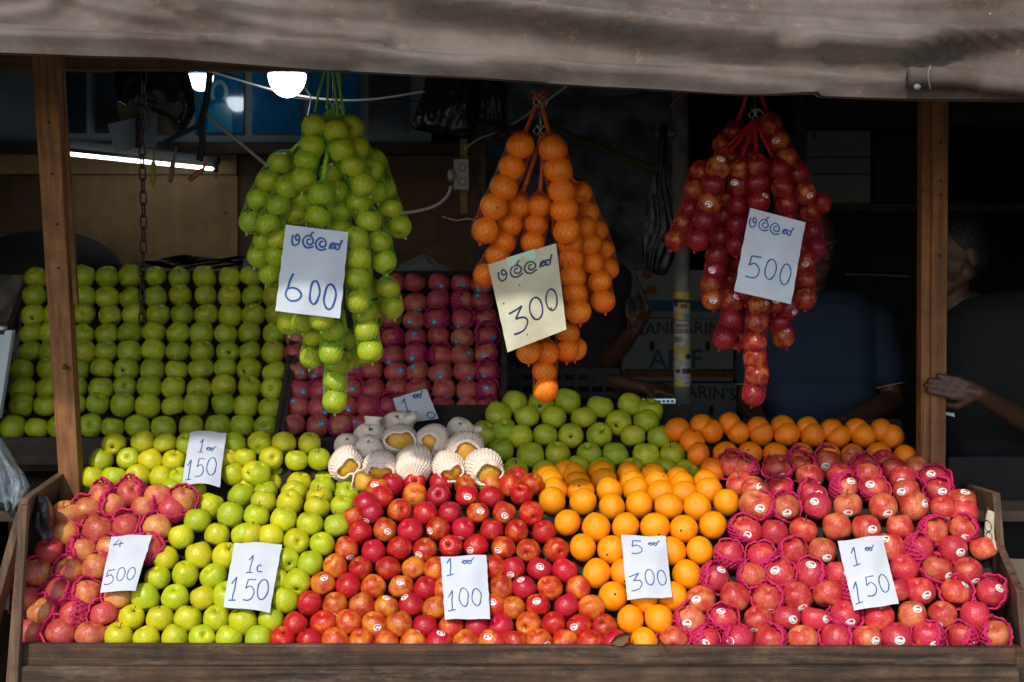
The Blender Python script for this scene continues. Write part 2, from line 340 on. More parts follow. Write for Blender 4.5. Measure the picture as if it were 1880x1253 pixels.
def aw_pt(u, v):
    px = -1900+5500*u; e = lerp_line(EDGE, px); py = -330+(e+330)*v
    p = aw_base(px, py); return p+NRM*aw_disp(p, px, py)
aw = empty('awning', (0, AW_Y, 2.1)); tag(aw, 'brown grey canvas tarp drooping in folds over the stall front', 'awning')
m = MB(); m.grid(aw_pt, 620, 90)
def aw_under(u, v):                                                  # the hem turned under
    px = -1900+5500*u; p = aw_base(px, lerp_line(EDGE, px)); return p+Vector((0, .015+.06*v, -.012*math.sin(v*math.pi)+.035*v))+NRM*aw_disp(p, px, lerp_line(EDGE, px))*(1-v)
m.grid(aw_under, 620, 6)
part('hanging_cloth', m.mesh('hanging_cloth', [MAT['tarp']]), aw)
m = MB()
pa = aw_base(-1900, -330); pb = aw_base(3600, -330)
m.hexa([(pa.x, pa.y, pa.z-.02), (pb.x, pb.y, pb.z-.02), (pb.x, 7.4, 3.05), (pa.x, 7.4, 3.05)], [(pa.x, pa.y, pa.z+.01), (pb.x, pb.y, pb.z+.01), (pb.x, 7.4, 3.08), (pa.x, 7.4, 3.08)])
part('roof_sheet', m.mesh('roof_sheet', [M('roof_canvas', (.05, .045, .04), .9)]), aw)
m = MB(); a = P(1668, 142, 2.95); b = P(2700, 188, 2.95)
m.tube(smooth_path([a, a.lerp(b, .1)+Vector((0, 0, .003)), a.lerp(b, .25)+Vector((0, 0, -.008)), b], 8), [.0205+.0012*math.sin(i*1.7) for i in range(25)], 14)
part('rolled_edge', m.mesh('rolled_edge', [MAT['tarp']]), aw)
# binding cord at the roll
m = MB(); m.tube(smooth_path([P(1708, 122, 2.93), P(1704, 140, 2.925), P(1708, 164, 2.94)], 6), .0012, 6)
part('binding_string', m.mesh('binding_string', [M('dirty_string', (.22, .19, .16), .9)]), aw)
m = MB(); m.ball(P(1684, 160, 2.93), .008, sc=(1, .6, .8)); part('plastic_knot', m.mesh('plastic_knot', [M('dirty_plastic', (.13, .14, .14), .5)]), aw)

# beam behind the awning edge, hanging rail
MAT['beam'] = wood('beam_wood', (.22, .11, .03), (.10, .05, .02), 'X')
m = MB(); a = P(-500, 124, 4.1); b = P(830, 131, 4.1); m.hexa([a, b, b+Vector((0, 0, .05)), a+Vector((0, 0, .05))], [q+Vector((0, .04, 0)) for q in (a, b, b+Vector((0, 0, .05)), a+Vector((0, 0, .05)))])
o = link('roof_beam', m.mesh('roof_beam', [MAT['beam']])); tag(o, 'weathered yellow brown beam just under the awning edge', 'beam')
m = MB(); m.tube([P(-400, 70, 3.72), P(2400, 150, 3.72)], .012, 10)
o = link('hanging_rail', m.mesh('hanging_rail', [MAT['pipe']])); tag(o, 'thin metal rail behind the awning that carries the netted fruit', 'rail')

# ------------------------------------------------------------------ posts
def quad_post(tl, tr, bl, br, Y0, Y1, dep, turn=0):
    """front face corners in the picture, top at depth Y0, bottom at depth Y1"""
    f = [P(*bl, Y1), P(*br, Y1), P(*tr, Y0), P(*tl, Y0)]
    return f, [q+Vector((0, dep, 0)) for q in f]
root = empty('wooden_post', P(125, 1000, 3.98)); tag(root, 'leaning wooden post at the end of the green apple tray', 'post', 'posts holding up the stall front')
m = MB(); f, bk = quad_post((55, 60), (100, 60), (115, 1000), (151, 1000), 3.86, 4.0, .05); m.hexa(f, bk)
me = bevelled(m.mesh('post_beam', [MAT['post']]), .003); part('post_beam', me, root)
m = MB(); f, bk = quad_post((95, 60), (112, 60), (134, 560), (142, 560), 3.918, 3.95, .02); m.hexa(f, bk); part('back_batten', bevelled(m.mesh('back_batten', [MAT['post']]), .002), root)
m = MB(); q = P(119, 672, 3.951); m.tube([q, q+Vector((.004, -.02, -.004))], .006, 8); m.tube([q+Vector((.012, .004, -.004)), q+Vector((.014, -.012, -.008))], .004, 8); part('knot_stub', m.mesh('knot_stub', [MAT['stem']]), root)
for (x, y) in ((90, 225), (96, 320), (105, 412), (108, 492)):
    m = MB(); q = P(x, y, 3.86+.14*(y-60)/940-.0005); m.tube([q, q+Vector((0, -.004, 0))], .0035, 8); part('nail', m.mesh('nail', [MAT['dsteel']]), root)
root = empty('wooden_post', P(1715, 1000, 4.12)); tag(root, 'upright wooden post of two planks, gripped by a hand', 'post', 'posts holding up the stall front')
m = MB(); f, bk = quad_post((1694, 80), (1712, 80), (1689, 1100), (1706, 1100), 4.12, 4.12, .05); m.hexa(f, bk); part('plank', bevelled(m.mesh('plank', [MAT['post']]), .002), root)
m = MB(); f, bk = quad_post((1713, 80), (1743, 80), (1707, 1100), (1734, 1100), 4.108, 4.108, .06); m.hexa(f, bk); part('plank', bevelled(m.mesh('plank2', [MAT['post']]), .002), root)
for (x, y) in ((1727, 262), (1727, 333), (1727, 358), (1725, 470)):
    m = MB(); q = P(x, y, 4.107); m.tube([q, q+Vector((0, -.004, 0))], .0035, 8); part('nail', m.mesh('nail', [MAT['dsteel']]), root)

# ------------------------------------------------------------------ fruit bin and the trays
PB = prof(3.60, 1172, [(49, 945), (11, 845)])
PCE = prof(3.60, 1172, [(49, 932), (17, 845)])
PA = prof(3.60, 1165, [(50, 905), (14, 860)])
PH = prof(4.00, 897, [(38, 790)])
PFG = prof(4.20, 868, [(45, 725)])
PG = prof(4.12, 875, [(40, 750)])
PT = prof(4.50, 784, [(44, 480)])
PK = prof(4.02, 880, [(36, 800)])
def slab(x0, x1, pts, off, th, name, mat_):
    """a board that follows a heap's slope just under the fruit"""
    pl = []
    for i, (y, z) in enumerate(pts):
        y0, z0 = pts[max(i-1, 0)]; y1, z1 = pts[min(i+1, len(pts)-1)]
        t = Vector((0, y1-y0, z1-z0)).normalized(); n = Vector((0, -t.z, t.y)); pl.append((Vector((0, y, z))-n*off, n))
    m = MB()
    for (a, na), (b, nb) in zip(pl, pl[1:]):
        m.hexa([Vector((x0, 0, 0))+a, Vector((x1, 0, 0))+a, Vector((x1, 0, 0))+b, Vector((x0, 0, 0))+b],
               [Vector((x0, 0, 0))+a-na*th, Vector((x1, 0, 0))+a-na*th, Vector((x1, 0, 0))+b-nb*th, Vector((x0, 0, 0))+b-nb*th])
    return m.mesh(name, [mat_])
bin_ = empty('fruit_bin', (0, 3.5, 0)); tag(bin_, 'long rough wooden bin along the street holding the front fruit heaps', 'bin')
def bar(name, tl, tr, br, bl, Y, th, mat_, root, bev=.004, dY=(0, 0, 0, 0)):
    f = [P(*q, Y+d) for q, d in zip((bl, br, tr, tl), (dY[3], dY[2], dY[1], dY[0]))]
    m = MB(); m.hexa(f, [q+Vector((0, th, 0)) for q in f]); me = m.mesh(name, [mat_])
    if bev: bevelled(me, bev)
    c = sum((Vector(v.co) for v in me.vertices), Vector())/len(me.vertices)
    me.transform(Matrix.Translation(-c)); o = link(name, me, root); o.location = c-Vector(root.location); return o
bar('front_board', (36, 1183), (1866, 1189), (1872, 1221), (32, 1222), 3.535, .022, MAT['board'], bin_)
bar('front_board', (22, 1225), (1870, 1225), (1880, 1330), (24, 1330), 3.515, .024, MAT['board'], bin_)
bar('front_board', (20, 1336), (1876, 1336), (1880, 1440), (22, 1440), 3.518, .022, MAT['board'], bin_)
bar('side_board', (36, 928), (50, 930), (28, 1330), (4, 1330), 3.50, .022, MAT['end'], bin_, .003)
m = MB()
def side(px0, py0, Y0, px1, py1, Y1, zb0, zb1, th=.022):
    a = P(px0, py0, Y0); b = P(px1, py1, Y1)
    s = -1 if px0 < 900 else 1; fl = .30 if s < 0 else .10; A_ = Vector((a.x+s*fl*(a.z-zb0), a.y, zb0)); B_ = Vector((b.x+s*fl*(b.z-zb1), b.y, zb1))
    return [A_, B_, b, a], [q+Vector((th*s, 0, 0)) for q in (A_, B_, b, a)]
for nm, arg in (('side_board', (54, 915, 3.62, 128, 862, 4.05, .25, .25)), ('side_board', (1822, 905, 3.86, 1758, 885, 4.2, .30, .30)), ('side_board', (1866, 1085, 3.56, 1828, 1000, 3.86, .30, .30)), ('side_board', (45, 940, 3.525, 54, 960, 3.62, .28, .28))):
    m = MB(); f, bk = side(*arg); m.hexa(f, bk); part(nm, bevelled(m.mesh(nm, [MAT['end']]), .003), bin_)
bar('side_board', (1866, 1190), (1880, 1192), (1880, 1380), (1866, 1380), 3.53, .04, MAT['board'], bin_, .003)
X0 = P(30, 1172, 3.6).x; X1 = P(1862, 1172, 3.6).x
part('gap_shade_board', slab(X0, X1, [(3.545, PB[0][1]-.05)]+PB[0:], .048, .02, 'gap_shade_board', MAT['bed']), bin_)
# shelf behind: the level that carries the back heaps
deck = empty('display_shelf', (0, 4.3, 0)); tag(deck, 'dark wooden shelf behind the bin under the back heaps', 'shelf')
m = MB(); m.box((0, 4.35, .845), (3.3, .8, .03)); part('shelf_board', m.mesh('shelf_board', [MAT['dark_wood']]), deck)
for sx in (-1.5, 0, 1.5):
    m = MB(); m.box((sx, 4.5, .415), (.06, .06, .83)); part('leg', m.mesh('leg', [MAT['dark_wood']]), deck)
part('heap_board', slab(P(610, 850, 4.2).x*.62, P(1290, 850, 4.2).x, PFG, .05, .02, 'heap_board', MAT['bed']), deck)
part('heap_board', slab(P(1260, 850, 4.2).x, P(1680, 850, 4.2).x, PG, .05, .02, 'heap_board2', MAT['bed']), deck)
part('heap_board', slab(P(160, 850, 4.0).x, P(610, 850, 4.0).x, PH, .045, .02, 'heap_board3', MAT['bed']), deck)
part('heap_board', slab(P(600, 850, 4.05).x, P(900, 850, 4.05).x, PK, .05, .02, 'heap_board4', MAT['bed']), deck)
def tray(px0, px1, label):
    a = P(px0, 800, 4.45).x; b = P(px1, 800, 4.45).x
    r = empty('display_tray', (a, 4.45, .9)); tag(r, label, 'tray')
    part('tray_board', slab(a, b, PT, .048, .02, 'tray_board', MAT['bed']), r)
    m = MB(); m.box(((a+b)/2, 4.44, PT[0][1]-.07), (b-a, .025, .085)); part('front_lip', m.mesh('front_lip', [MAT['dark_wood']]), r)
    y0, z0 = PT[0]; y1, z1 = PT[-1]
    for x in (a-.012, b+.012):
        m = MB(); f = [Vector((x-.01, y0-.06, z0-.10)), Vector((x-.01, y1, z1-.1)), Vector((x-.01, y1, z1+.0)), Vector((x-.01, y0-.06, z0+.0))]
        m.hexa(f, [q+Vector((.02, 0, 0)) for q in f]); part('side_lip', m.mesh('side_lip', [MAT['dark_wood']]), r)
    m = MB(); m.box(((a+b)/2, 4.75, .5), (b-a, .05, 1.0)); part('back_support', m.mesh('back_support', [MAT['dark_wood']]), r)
tray(-45, 512, 'steep dark tray stacked with rows of green apples'); tray(518, 918, 'steep dark tray of dusky red apples in pink nets')
# ------------------------------------------------------------------ fruit meshes
APPLE = [(0, .52), (.05, .57), (.13, .70), (.26, .80), (.44, .83), (.65, .755), (.84, .56), (.96, .27), (1, -.02), (.965, -.3), (.865, -.54), (.71, -.72), (.52, -.82), (.34, -.83), (.19, -.77), (.08, -.70), (0, -.68)]
TALL = [(0, .60), (.05, .65), (.13, .78), (.26, .88), (.44, .91), (.66, .81), (.85, .58), (.96, .27), (1, 0), (.955, -.32), (.83, -.60), (.66, -.80), (.48, -.90), (.31, -.90), (.18, -.83), (.08, -.76), (0, -.74)]
FLAT = [(0, .46), (.05, .50), (.14, .62), (.28, .72), (.46, .755), (.67, .69), (.86, .50), (.97, .24), (1, 0), (.97, -.26), (.88, -.48), (.73, -.65), (.54, -.745), (.36, -.75), (.2, -.70), (.08, -.63), (0, -.61)]
ORANGE = [(0, .90), (.04, .895), (.10, .91), (.24, .90), (.42, .845), (.64, .70), (.83, .49), (.96, .22), (1, 0), (.96, -.24), (.84, -.5), (.66, -.70), (.45, -.83), (.27, -.90), (.13, -.925), (.05, -.915), (0, -.91)]
def lathe(profile, seed, lobes=.02, wob=.035, n=28, mats=()):
    pr = [Vector((r, 0, z)) for r, z in profile]; pr = smooth_path(pr, 2)
    rnd = random.Random(seed); off = Vector((rnd.random()*50, rnd.random()*50, rnd.random()*50))
    tilt = (rnd.uniform(-.08, .08), rnd.uniform(-.08, .08)); ph = rnd.random()*6
    m = MB(); k = len(pr); vs = []
    for j, q in enumerate(pr):
        for i in range(n):
            a = 2*math.pi*i/n; r = max(q.x, 0)
            lb = 1+lobes*math.cos(5*a+ph)*(1 if abs(q.z) > .35 else .3)
            v = Vector((r*math.cos(a)*lb, r*math.sin(a)*lb, q.z+(tilt[0]*math.cos(a)+tilt[1]*math.sin(a))*r*(1 if q.z > 0 else .5)))
            vs.append(v*(1+wob*mnoise.noise(v*1.1+off)*1.6))
    fs = [(j*n+i, (j+1)*n+i, (j+1)*n+(i+1) % n, j*n+(i+1) % n) for j in range(k-1) for i in range(n)]
    m.add(vs, fs)
    for idx, f in enumerate(fs):
        j = idx//n
        if j < 1 or j >= k-4: m.mi[idx] = 1
    return m.mesh('fruit_skin', list(mats))
def patch_mesh(me, lat, size, style):
    """a round label wrapped on the skin, on the side that faces local -Y"""
    bm = bmesh.new(); bm.from_mesh(me); bv = BVHTree.FromBMesh(bm); bm.free()
    c = Vector((0, -math.cos(lat), math.sin(lat))); up = Vector((0, math.sin(lat), math.cos(lat))); rt = Vector((1, 0, 0))
    m = MB(); nr, ns = 5, 20; vs = []
    for j in range(nr+1):
        for i in range(ns):
            a = 2*math.pi*i/ns; q = j/nr*size
            d = (c+rt*math.cos(a)*q*1.18+up*math.sin(a)*q*.92).normalized()
            h = bv.ray_cast(d*3, -d); p = h[0] if h[0] else d
            vs.append(p+d*.016)
    fs = []; mi = []
    for j in range(nr):
        for i in range(ns):
            fs.append((j*ns+i, (j+1)*ns+i, (j+1)*ns+(i+1) % ns, j*ns+(i+1) % ns))
            a = i/ns
            if style == 'red': k = 1 if (j in (2, 3) and (a < .42 or .62 < a < .72)) or (j == 1 and .5 < a < .9) else (2 if j == 2 and .5 < a < .6 else 0)
            elif style == 'mix': k = 1 if (j in (1, 2) and a < .35) or (j == 3 and .05 < a < .2) else (2 if j in (2, 3) and .55 < a < .85 else 0)
            else: k = 0 if j > 1 else (1 if a < .5 or j == 1 else 2)
            mi.append(k)
    m.add(vs, fs); m.mi = mi
    ms = {'red': ['white', 'sred', 'sdark'], 'mix': ['white', 'sred', 'sgreen'], 'blue': ['sblue', 'syel', 'white']}[style]
    return m.mesh('fruit_label', [MAT[q] for q in ms])
m = MB(); m.tube(smooth_path([(0, 0, .5), (.02, 0, .75), (.07, .02, .98), (.14, .03, 1.10)], 3), [.05, .045, .04, .04, .035, .035, .035, .04, .05, .055], 7)
STEM = m.mesh('stem', [MAT['stem']])
KIND = {}
def kind(key, mat_, profs, style=None, seeds=3, label_size=.26, lobes=.02):
    L = []
    for pi, pr in enumerate(profs):
        for s in range(seeds):
            me = lathe(pr, 100*len(KIND)+10*pi+s, lobes=lobes, mats=(MAT[mat_], MAT['calyx']))
            st = [patch_mesh(me, R_(la), label_size, style) for la in (-20, 5, 32)] if style else []
            L.append((me, st))
    KIND[key] = L
kind('lime', 'lime', [APPLE, TALL, FLAT]); kind('green', 'green', [APPLE, FLAT, TALL]); kind('bag_green', 'bag_green', [APPLE, FLAT])
kind('red', 'red', [APPLE, TALL], 'red', label_size=.29); kind('pink', 'pink', [APPLE, FLAT, TALL], 'mix', label_size=.30)
kind('blush', 'blush', [APPLE, FLAT]); kind('dusk', 'dusk', [APPLE, FLAT], 'blue', label_size=.25); kind('wine', 'wine', [APPLE, TALL], 'red', label_size=.30)
kind('orange', 'orange', [ORANGE], seeds=4, lobes=.006); kind('dark_orange', 'dark_orange', [ORANGE], seeds=4, lobes=.006)
kind('pear', 'pear', [APPLE], lobes=.01)

# knitted foam sleeves: threads running both ways round an open cup (opening towards +Z)
def sleeve(seed, t0, t1, n=19, thick=.060, flare=.0):
    rnd = random.Random(seed); m = MB(); ph = [rnd.random()*6 for _ in range(4)]
    def rad(a, th):
        edge = max(0, 1-(th-t0)/.5)
        return 1.085+.03*math.sin(3*a+ph[0])+edge*(.08+flare+.05*math.sin(5*a+ph[1])+.04*math.sin(11*a+ph[2]))
    def pos(a, th):
        th2 = th+.16*math.sin(2*a+ph[3])*max(0, 1-(th-t0)/.8)+.07*math.sin(7*a+ph[1])*max(0, 1-(th-t0)/.4)
        r = rad(a, th); return Vector((math.sin(th2)*math.cos(a), math.sin(th2)*math.sin(a), math.cos(th2)*.93))*r
    for s in (1, -1):
        for i in range(n):
            a0 = 2*math.pi*i/n
            pts = []
            for j in range(17):
                f = j/16; th = t0+(t1-t0)*f; a = a0+s*f*1.2
                w = .022*math.sin(j*math.pi+(0 if s > 0 else math.pi/2)); p = pos(a, th); pts.append(p*(1+w))
            m.tube(pts, thick, 5)
    for k, th in enumerate((t0, t0+.10)):
        pts = [pos(2*math.pi*i/44, th+.05*math.sin(i*2.4)) for i in range(45)]
        m.tube(pts, thick*1.25, 5, caps=False)
    return m
SLEEVE = [sleeve(1, 1.15, 2.9), sleeve(2, 1.3, 2.9), sleeve(3, 1.45, 2.95, flare=.08), sleeve(4, 1.0, 2.85, n=18), sleeve(5, 1.25, 2.9, flare=.12)]
SLEEVE_P = [s.mesh('foam_net', [MAT['foam']]) for s in SLEEVE]; SLEEVE_D = [s.mesh('foam_net', [MAT['dfoam']]) for s in SLEEVE]

ORD = ['', 'first', 'second', 'third', 'fourth', 'fifth', 'sixth', 'seventh', 'eighth', 'ninth', 'tenth', 'eleventh', 'twelfth', 'thirteenth', 'fourteenth', 'fifteenth', 'sixteenth', 'seventeenth', 'eighteenth', 'nineteenth', 'twentieth']
def frnd(a, b): return random.uniform(a, b)
def fruit(kindkey, name, c, R, label, cat, group, net=None, sticker=0, stem=.4, tilt=.45, face=.10, lean=None):
    """one fruit: skin mesh with stem, paper label and foam net as parts"""
    me, st = random.choice(KIND[kindkey]); o = link(name, me)
    use_st = bool(st) and random.random() < sticker
    yaw = frnd(-.7, .7) if use_st else frnd(0, 6.28)
    if random.random() < face and not use_st:
        ax = Quaternion((1, 0, 0), R_(random.choice((-1, 1))*frnd(55, 95))) @ Quaternion((0, 1, 0), frnd(-.5, .5))
    else:
        ax = Quaternion((1, 0, 0), frnd(-tilt, tilt*1.2)) @ Quaternion((0, 1, 0), frnd(-tilt, tilt))
    if lean is not None: ax = lean @ Quaternion((1, 0, 0), frnd(-.35, .35)) @ Quaternion((0, 1, 0), frnd(-.35, .35))
    q = ax @ Quaternion((0, 0, 1), yaw)
    s = R*frnd(.935, 1.045)
    o.rotation_mode = 'QUATERNION'; o.rotation_quaternion = q; o.location = c; o.scale = (s, s, s)
    tag(o, label, cat, group)
    if use_st: link('paper_label', random.choice(st), o)
    if random.random() < stem and 'orange' not in kindkey: link('stem', STEM, o)
    if net:
        n = link('foam_net', random.choice(net), o); n.rotation_mode = 'QUATERNION'
        az = frnd(-.7, 3.84); el = frnd(.45, 1.0)                   # the open side looks to the street, tipped up
        d = Vector((-math.cos(az)*math.sin(el), -math.cos(el), math.sin(el)*abs(math.sin(az))*1.0+.15)).normalized()
        n.rotation_quaternion = q.inverted() @ d.to_track_quat('Z', 'Y') @ Quaternion((0, 0, 1), frnd(0, 6))
        n.scale = (1.0, 1.0, 1.0)
    return o
def heap(kindkey, name, R, profile, rows, desc, where, cat, group, zoom=None, net=None, netp=0, rowword='row up', inward=0, jit=.8, **kw):
    """rows of picture positions (bottom row first); every fruit gets its own label from its row and place in the row"""
    ox, oy, sc = zoom or (0, 0, 1)
    for ri, row in enumerate(rows, 1):
        pts = sorted((ox+q[0]/sc, oy+q[1]/sc) for q in row)
        for ci, (px, py) in enumerate(pts, 1):
            c = hit(px+frnd(-jit, jit), py+frnd(-jit, jit), profile)
            nn = net if net and random.random() < netp else None
            adj = ('netted ' if nn else '')+desc
            rw = 'bottom row' if ri == 1 else ORD[ri]+' '+rowword
            if len(row) == 1: lb = f'{adj} alone in the {rw} of {where}'
            else: lb = f'{adj} {ORD[ci]} from left in {rw} of {where}'
            fruit(kindkey, name, c, R, lb, cat, group, net=nn, **kw)

def px_(z, pts, ox, oy, sc): pass
def T(ox, oy, sc, *rows): return [[(ox+x/sc, oy+y/sc) for x, y in r] for r in rows]
def merge(*lists):
    out = [[] for _ in range(max(len(l) for l in lists))]
    for l in lists:
        for i, r in enumerate(l): out[i] += r
    return out
Z1 = (0, 780, 2.65); Z2 = (460, 780, 2.65); Z3 = (900, 780, 2.65); Z4 = (1380, 780, 2.65)

A = T(*Z1, [(150, 1013), (298, 1020), (443, 1023)], [(205, 913), (362, 925), (505, 923)], [(120, 850), (282, 813), (425, 822), (570, 838)], [(178, 720), (340, 715), (472, 700)],
      [(240, 614), (402, 612), (540, 600), (722, 600)], [(315, 527), (475, 512), (615, 497), (765, 503)], [(425, 427), (550, 392), (705, 402), (835, 412)], [(320, 435), (500, 345), (640, 330), (770, 352), (890, 365)])
heap('blush', 'blush_apple', .0400, PA, A, 'blush apple', 'the netted end heap', 'apple', 'blush apples in the end heap', net=SLEEVE_P, netp=.8, stem=.15)

B = merge(T(*Z1, [(578, 1032), (712, 1037), (850, 1040), (983, 1040), (1115, 1040)], [(642, 938), (777, 943), (913, 942), (1052, 945), (1183, 955)], [(707, 842), (855, 840), (985, 845), (1105, 838)],
            [(765, 747), (902, 730), (1042, 738)], [(805, 650), (968, 637), (1100, 642)], [(880, 548), (1057, 537), (1188, 535)], [(962, 467), (1122, 440), (1250, 440)], [(1020, 400)]),
          T(*Z2, [(40, 1043)], [(100, 950)], [(165, 857)], [(120, 755), (230, 768)], [(180, 662), (290, 675)], [(0, 540), (100, 543), (223, 570), (350, 582)], [(160, 460), (288, 482), (420, 492)],
            [(65, 378), (190, 385), (322, 402), (450, 395)], [(-50, 345), (75, 325), (213, 335), (335, 355), (468, 340)], [(-25, 305), (95, 290), (235, 290), (350, 312), (478, 300)], [(10, 270), (130, 262), (255, 255), (362, 272), (485, 268)], [(40, 240), (155, 238), (268, 232), (378, 235)]))
heap('lime', 'lime_apple', .0364, PB, B, 'lime green apple', 'the sunlit lime heap', 'apple', 'lime green apples in the front bin', stem=.35)

Cc = merge(T(*Z2, [(160, 1050), (290, 1054), (413, 1057), (537, 1057), (660, 1061), (792, 1062), (920, 1060), (1047, 1058), (1168, 1061)], [(222, 968), (355, 968), (480, 967), (600, 972), (722, 974), (850, 977), (975, 986), (1100, 986), (1217, 982)],
             [(288, 870), (412, 880), (540, 880), (660, 886), (783, 880), (900, 893), (1185, 882)], [(353, 775), (475, 783), (600, 792), (735, 793), (853, 800), (945, 800), (1215, 797)], [(413, 690), (535, 702), (670, 700), (793, 700), (905, 705), (1180, 697)],
             [(468, 605), (600, 618), (725, 602), (850, 608), (975, 593), (1097, 592), (1228, 597)], [(500, 460), (535, 527), (655, 512), (778, 514), (915, 507), (1035, 507), (1175, 512)],
             [(590, 427), (725, 418), (850, 431), (972, 427), (1107, 432), (1235, 430)], [(560, 388), (637, 354), (800, 347), (917, 347), (1055, 347), (1172, 357)], [(620, 318), (687, 297), (797, 282), (925, 287), (1047, 295), (1168, 290)], [(620, 265), (683, 250), (735, 228), (838, 232), (950, 248), (1060, 247)]),
           T(*Z3, [(20, 1060), (120, 1060), (238, 1060), (362, 1057), (487, 1063), (612, 1066)], [(185, 973), (308, 970), (432, 983), (555, 986)], [(110, 890), (232, 879), (372, 880), (495, 892)], [(163, 796), (292, 795), (427, 798)], [(112, 701), (240, 703), (363, 709)],
             [(187, 613), (320, 612)], [(130, 518), (262, 524)], [(200, 432)], [(152, 337)], [(100, 300)], [(135, 262), (205, 292)]))
heap('red', 'red_apple', .0344, PCE, Cc, 'red apple', 'the shiny red heap', 'apple', 'small red apples in the front bin', sticker=.38, stem=.4, tilt=.6)

D = T(*Z3, [(748, 1055)], [(680, 947), (822, 947)], [(600, 834), (745, 850), (888, 837)], [(520, 722), (655, 722), (955, 727)], [(452, 599), (592, 610), (885, 615), (1020, 614)], [(375, 477), (515, 502), (657, 495), (803, 500), (943, 510), (1083, 490)],
      [(302, 368), (452, 373), (590, 398), (727, 388), (868, 398), (1010, 398), (1150, 377)], [(310, 320), (440, 325), (578, 322), (710, 318), (828, 332), (945, 335), (1062, 325)], [(296, 280), (428, 283), (550, 275), (690, 285), (815, 283), (936, 292), (1048, 278)], [(278, 255), (412, 245), (538, 242), (672, 246), (790, 243), (913, 262), (1082, 225)], [(365, 228)])
heap('orange', 'orange', .0396, PB, D, 'bright orange', 'the sunlit orange heap', 'orange', 'oranges in the front bin', tilt=3.0)

E = merge(T(*Z3, [(892, 1052), (1042, 1052), (1205, 1047)], [(970, 952), (1135, 944)], [(1022, 850), (1190, 836)], [(1090, 747)], [(1160, 634)], [(1228, 507)], [], [(1280, 385)], [(1285, 318)], [(1245, 212), (1215, 290)], [(1180, 200)]),
          T(*Z4, [(92, 1047), (250, 1045), (410, 1042), (560, 1042), (705, 1037), (857, 1037), (1025, 1034), (1178, 1026)], [(30, 946), (168, 941), (310, 945), (452, 932), (617, 938), (780, 926), (930, 927), (1088, 930)], [(75, 846), (222, 841), (373, 826), (500, 815), (700, 810), (820, 811), (990, 816), (1165, 817)],
            [(0, 735), (140, 729), (288, 729), (418, 727), (740, 702), (907, 702), (1055, 716)], [(45, 641), (200, 617), (345, 611), (670, 597), (810, 606), (980, 606), (1130, 602)], [(-15, 518), (110, 526), (252, 512), (418, 497), (560, 507), (720, 497), (880, 520), (1030, 510)], [(40, 398), (165, 402), (320, 397), (467, 392), (640, 397), (790, 397), (932, 405), (1035, 432)],
            [(130, 318), (290, 342), (450, 312), (600, 318), (755, 330), (918, 322)], [(10, 320), (285, 252), (430, 245), (565, 248), (735, 268), (890, 268)], [(125, 220), (255, 208), (545, 213), (685, 213), (800, 216), (1020, 375)], [(230, 182), (365, 182), (500, 178), (640, 185)]))
heap('pink', 'pink_apple', .0394, PCE, E, 'pink apple', 'the big pink heap', 'apple', 'pink apples in the front bin', net=SLEEVE_P, netp=.5, sticker=.68, stem=.12)
c = hit(1822, 1003, PCE)

Z7 = (850, 400, 2.784)
Ff = merge(T(*Z3, [(118, 228), (265, 237), (420, 213), (545, 222), (690, 218), (850, 228), (960, 228)]), T(*Z7, [], [(195, 1189), (348, 1215), (482, 1207), (645, 1205), (780, 1212), (935, 1212), (1068, 1212)], [(108, 1107), (210, 1097), (293, 1119), (420, 1110), (553, 1114), (695, 1112), (870, 1117), (1005, 1122)],
             [(182, 1005), (325, 1015), (465, 1022), (615, 1022), (795, 1045), (937, 1042)], [(262, 948), (400, 952), (535, 942), (700, 967), (852, 957), (955, 985)]))
heap('green', 'green_apple', .0415, PFG, Ff, 'large green apple', 'the loose middle heap', 'apple', 'green apples in the middle heap', stem=.1, face=.25)
Z8 = (1350, 400, 2.785)
G = merge(T(*Z7, [(1170, 1142), (1205, 1207), (1340, 1207)], [(1095, 1082), (1265, 1092)], [(1220, 1062), (1362, 1055)]), T(*Z8, [(75, 1212), (205, 1212), (338, 1212), (472, 1207), (598, 1217), (735, 1212), (865, 1222)], [(15, 1097), (135, 1107), (265, 1107), (395, 1112), (527, 1117), (655, 1117), (800, 1122)], [(115, 1080), (240, 1070), (370, 1075), (490, 1087), (620, 1087), (745, 1090)]))
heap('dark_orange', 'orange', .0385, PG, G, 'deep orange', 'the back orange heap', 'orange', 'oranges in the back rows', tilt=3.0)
heap('dark_orange', 'orange', .038, PG, [[(1308, 865)]], 'deep orange', 'the gap by the pink heap', 'orange', 'oranges in the back rows', tilt=3.0)
H = merge(T(*Z1, [(500, 318), (840, 318), (940, 318)], [(447, 257), (557, 257), (672, 254), (783, 257), (880, 262), (1135, 240), (1235, 237)], [(490, 177), (628, 167), (735, 177), (848, 177), (1100, 172), (1190, 162)], [(555, 97), (693, 87), (803, 94), (915, 97), (1140, 92), (1260, 87)]),
          T(*Z2, [], [(40, 240)], [(100, 167), (222, 175), (335, 167)], [(45, 92), (163, 92), (285, 92)]))
heap('lime', 'lime_apple', .0352, PH, H, 'yellow green apple', 'the small post-side heap', 'apple', 'yellow green apples in the small heap', stem=.4, face=.2)

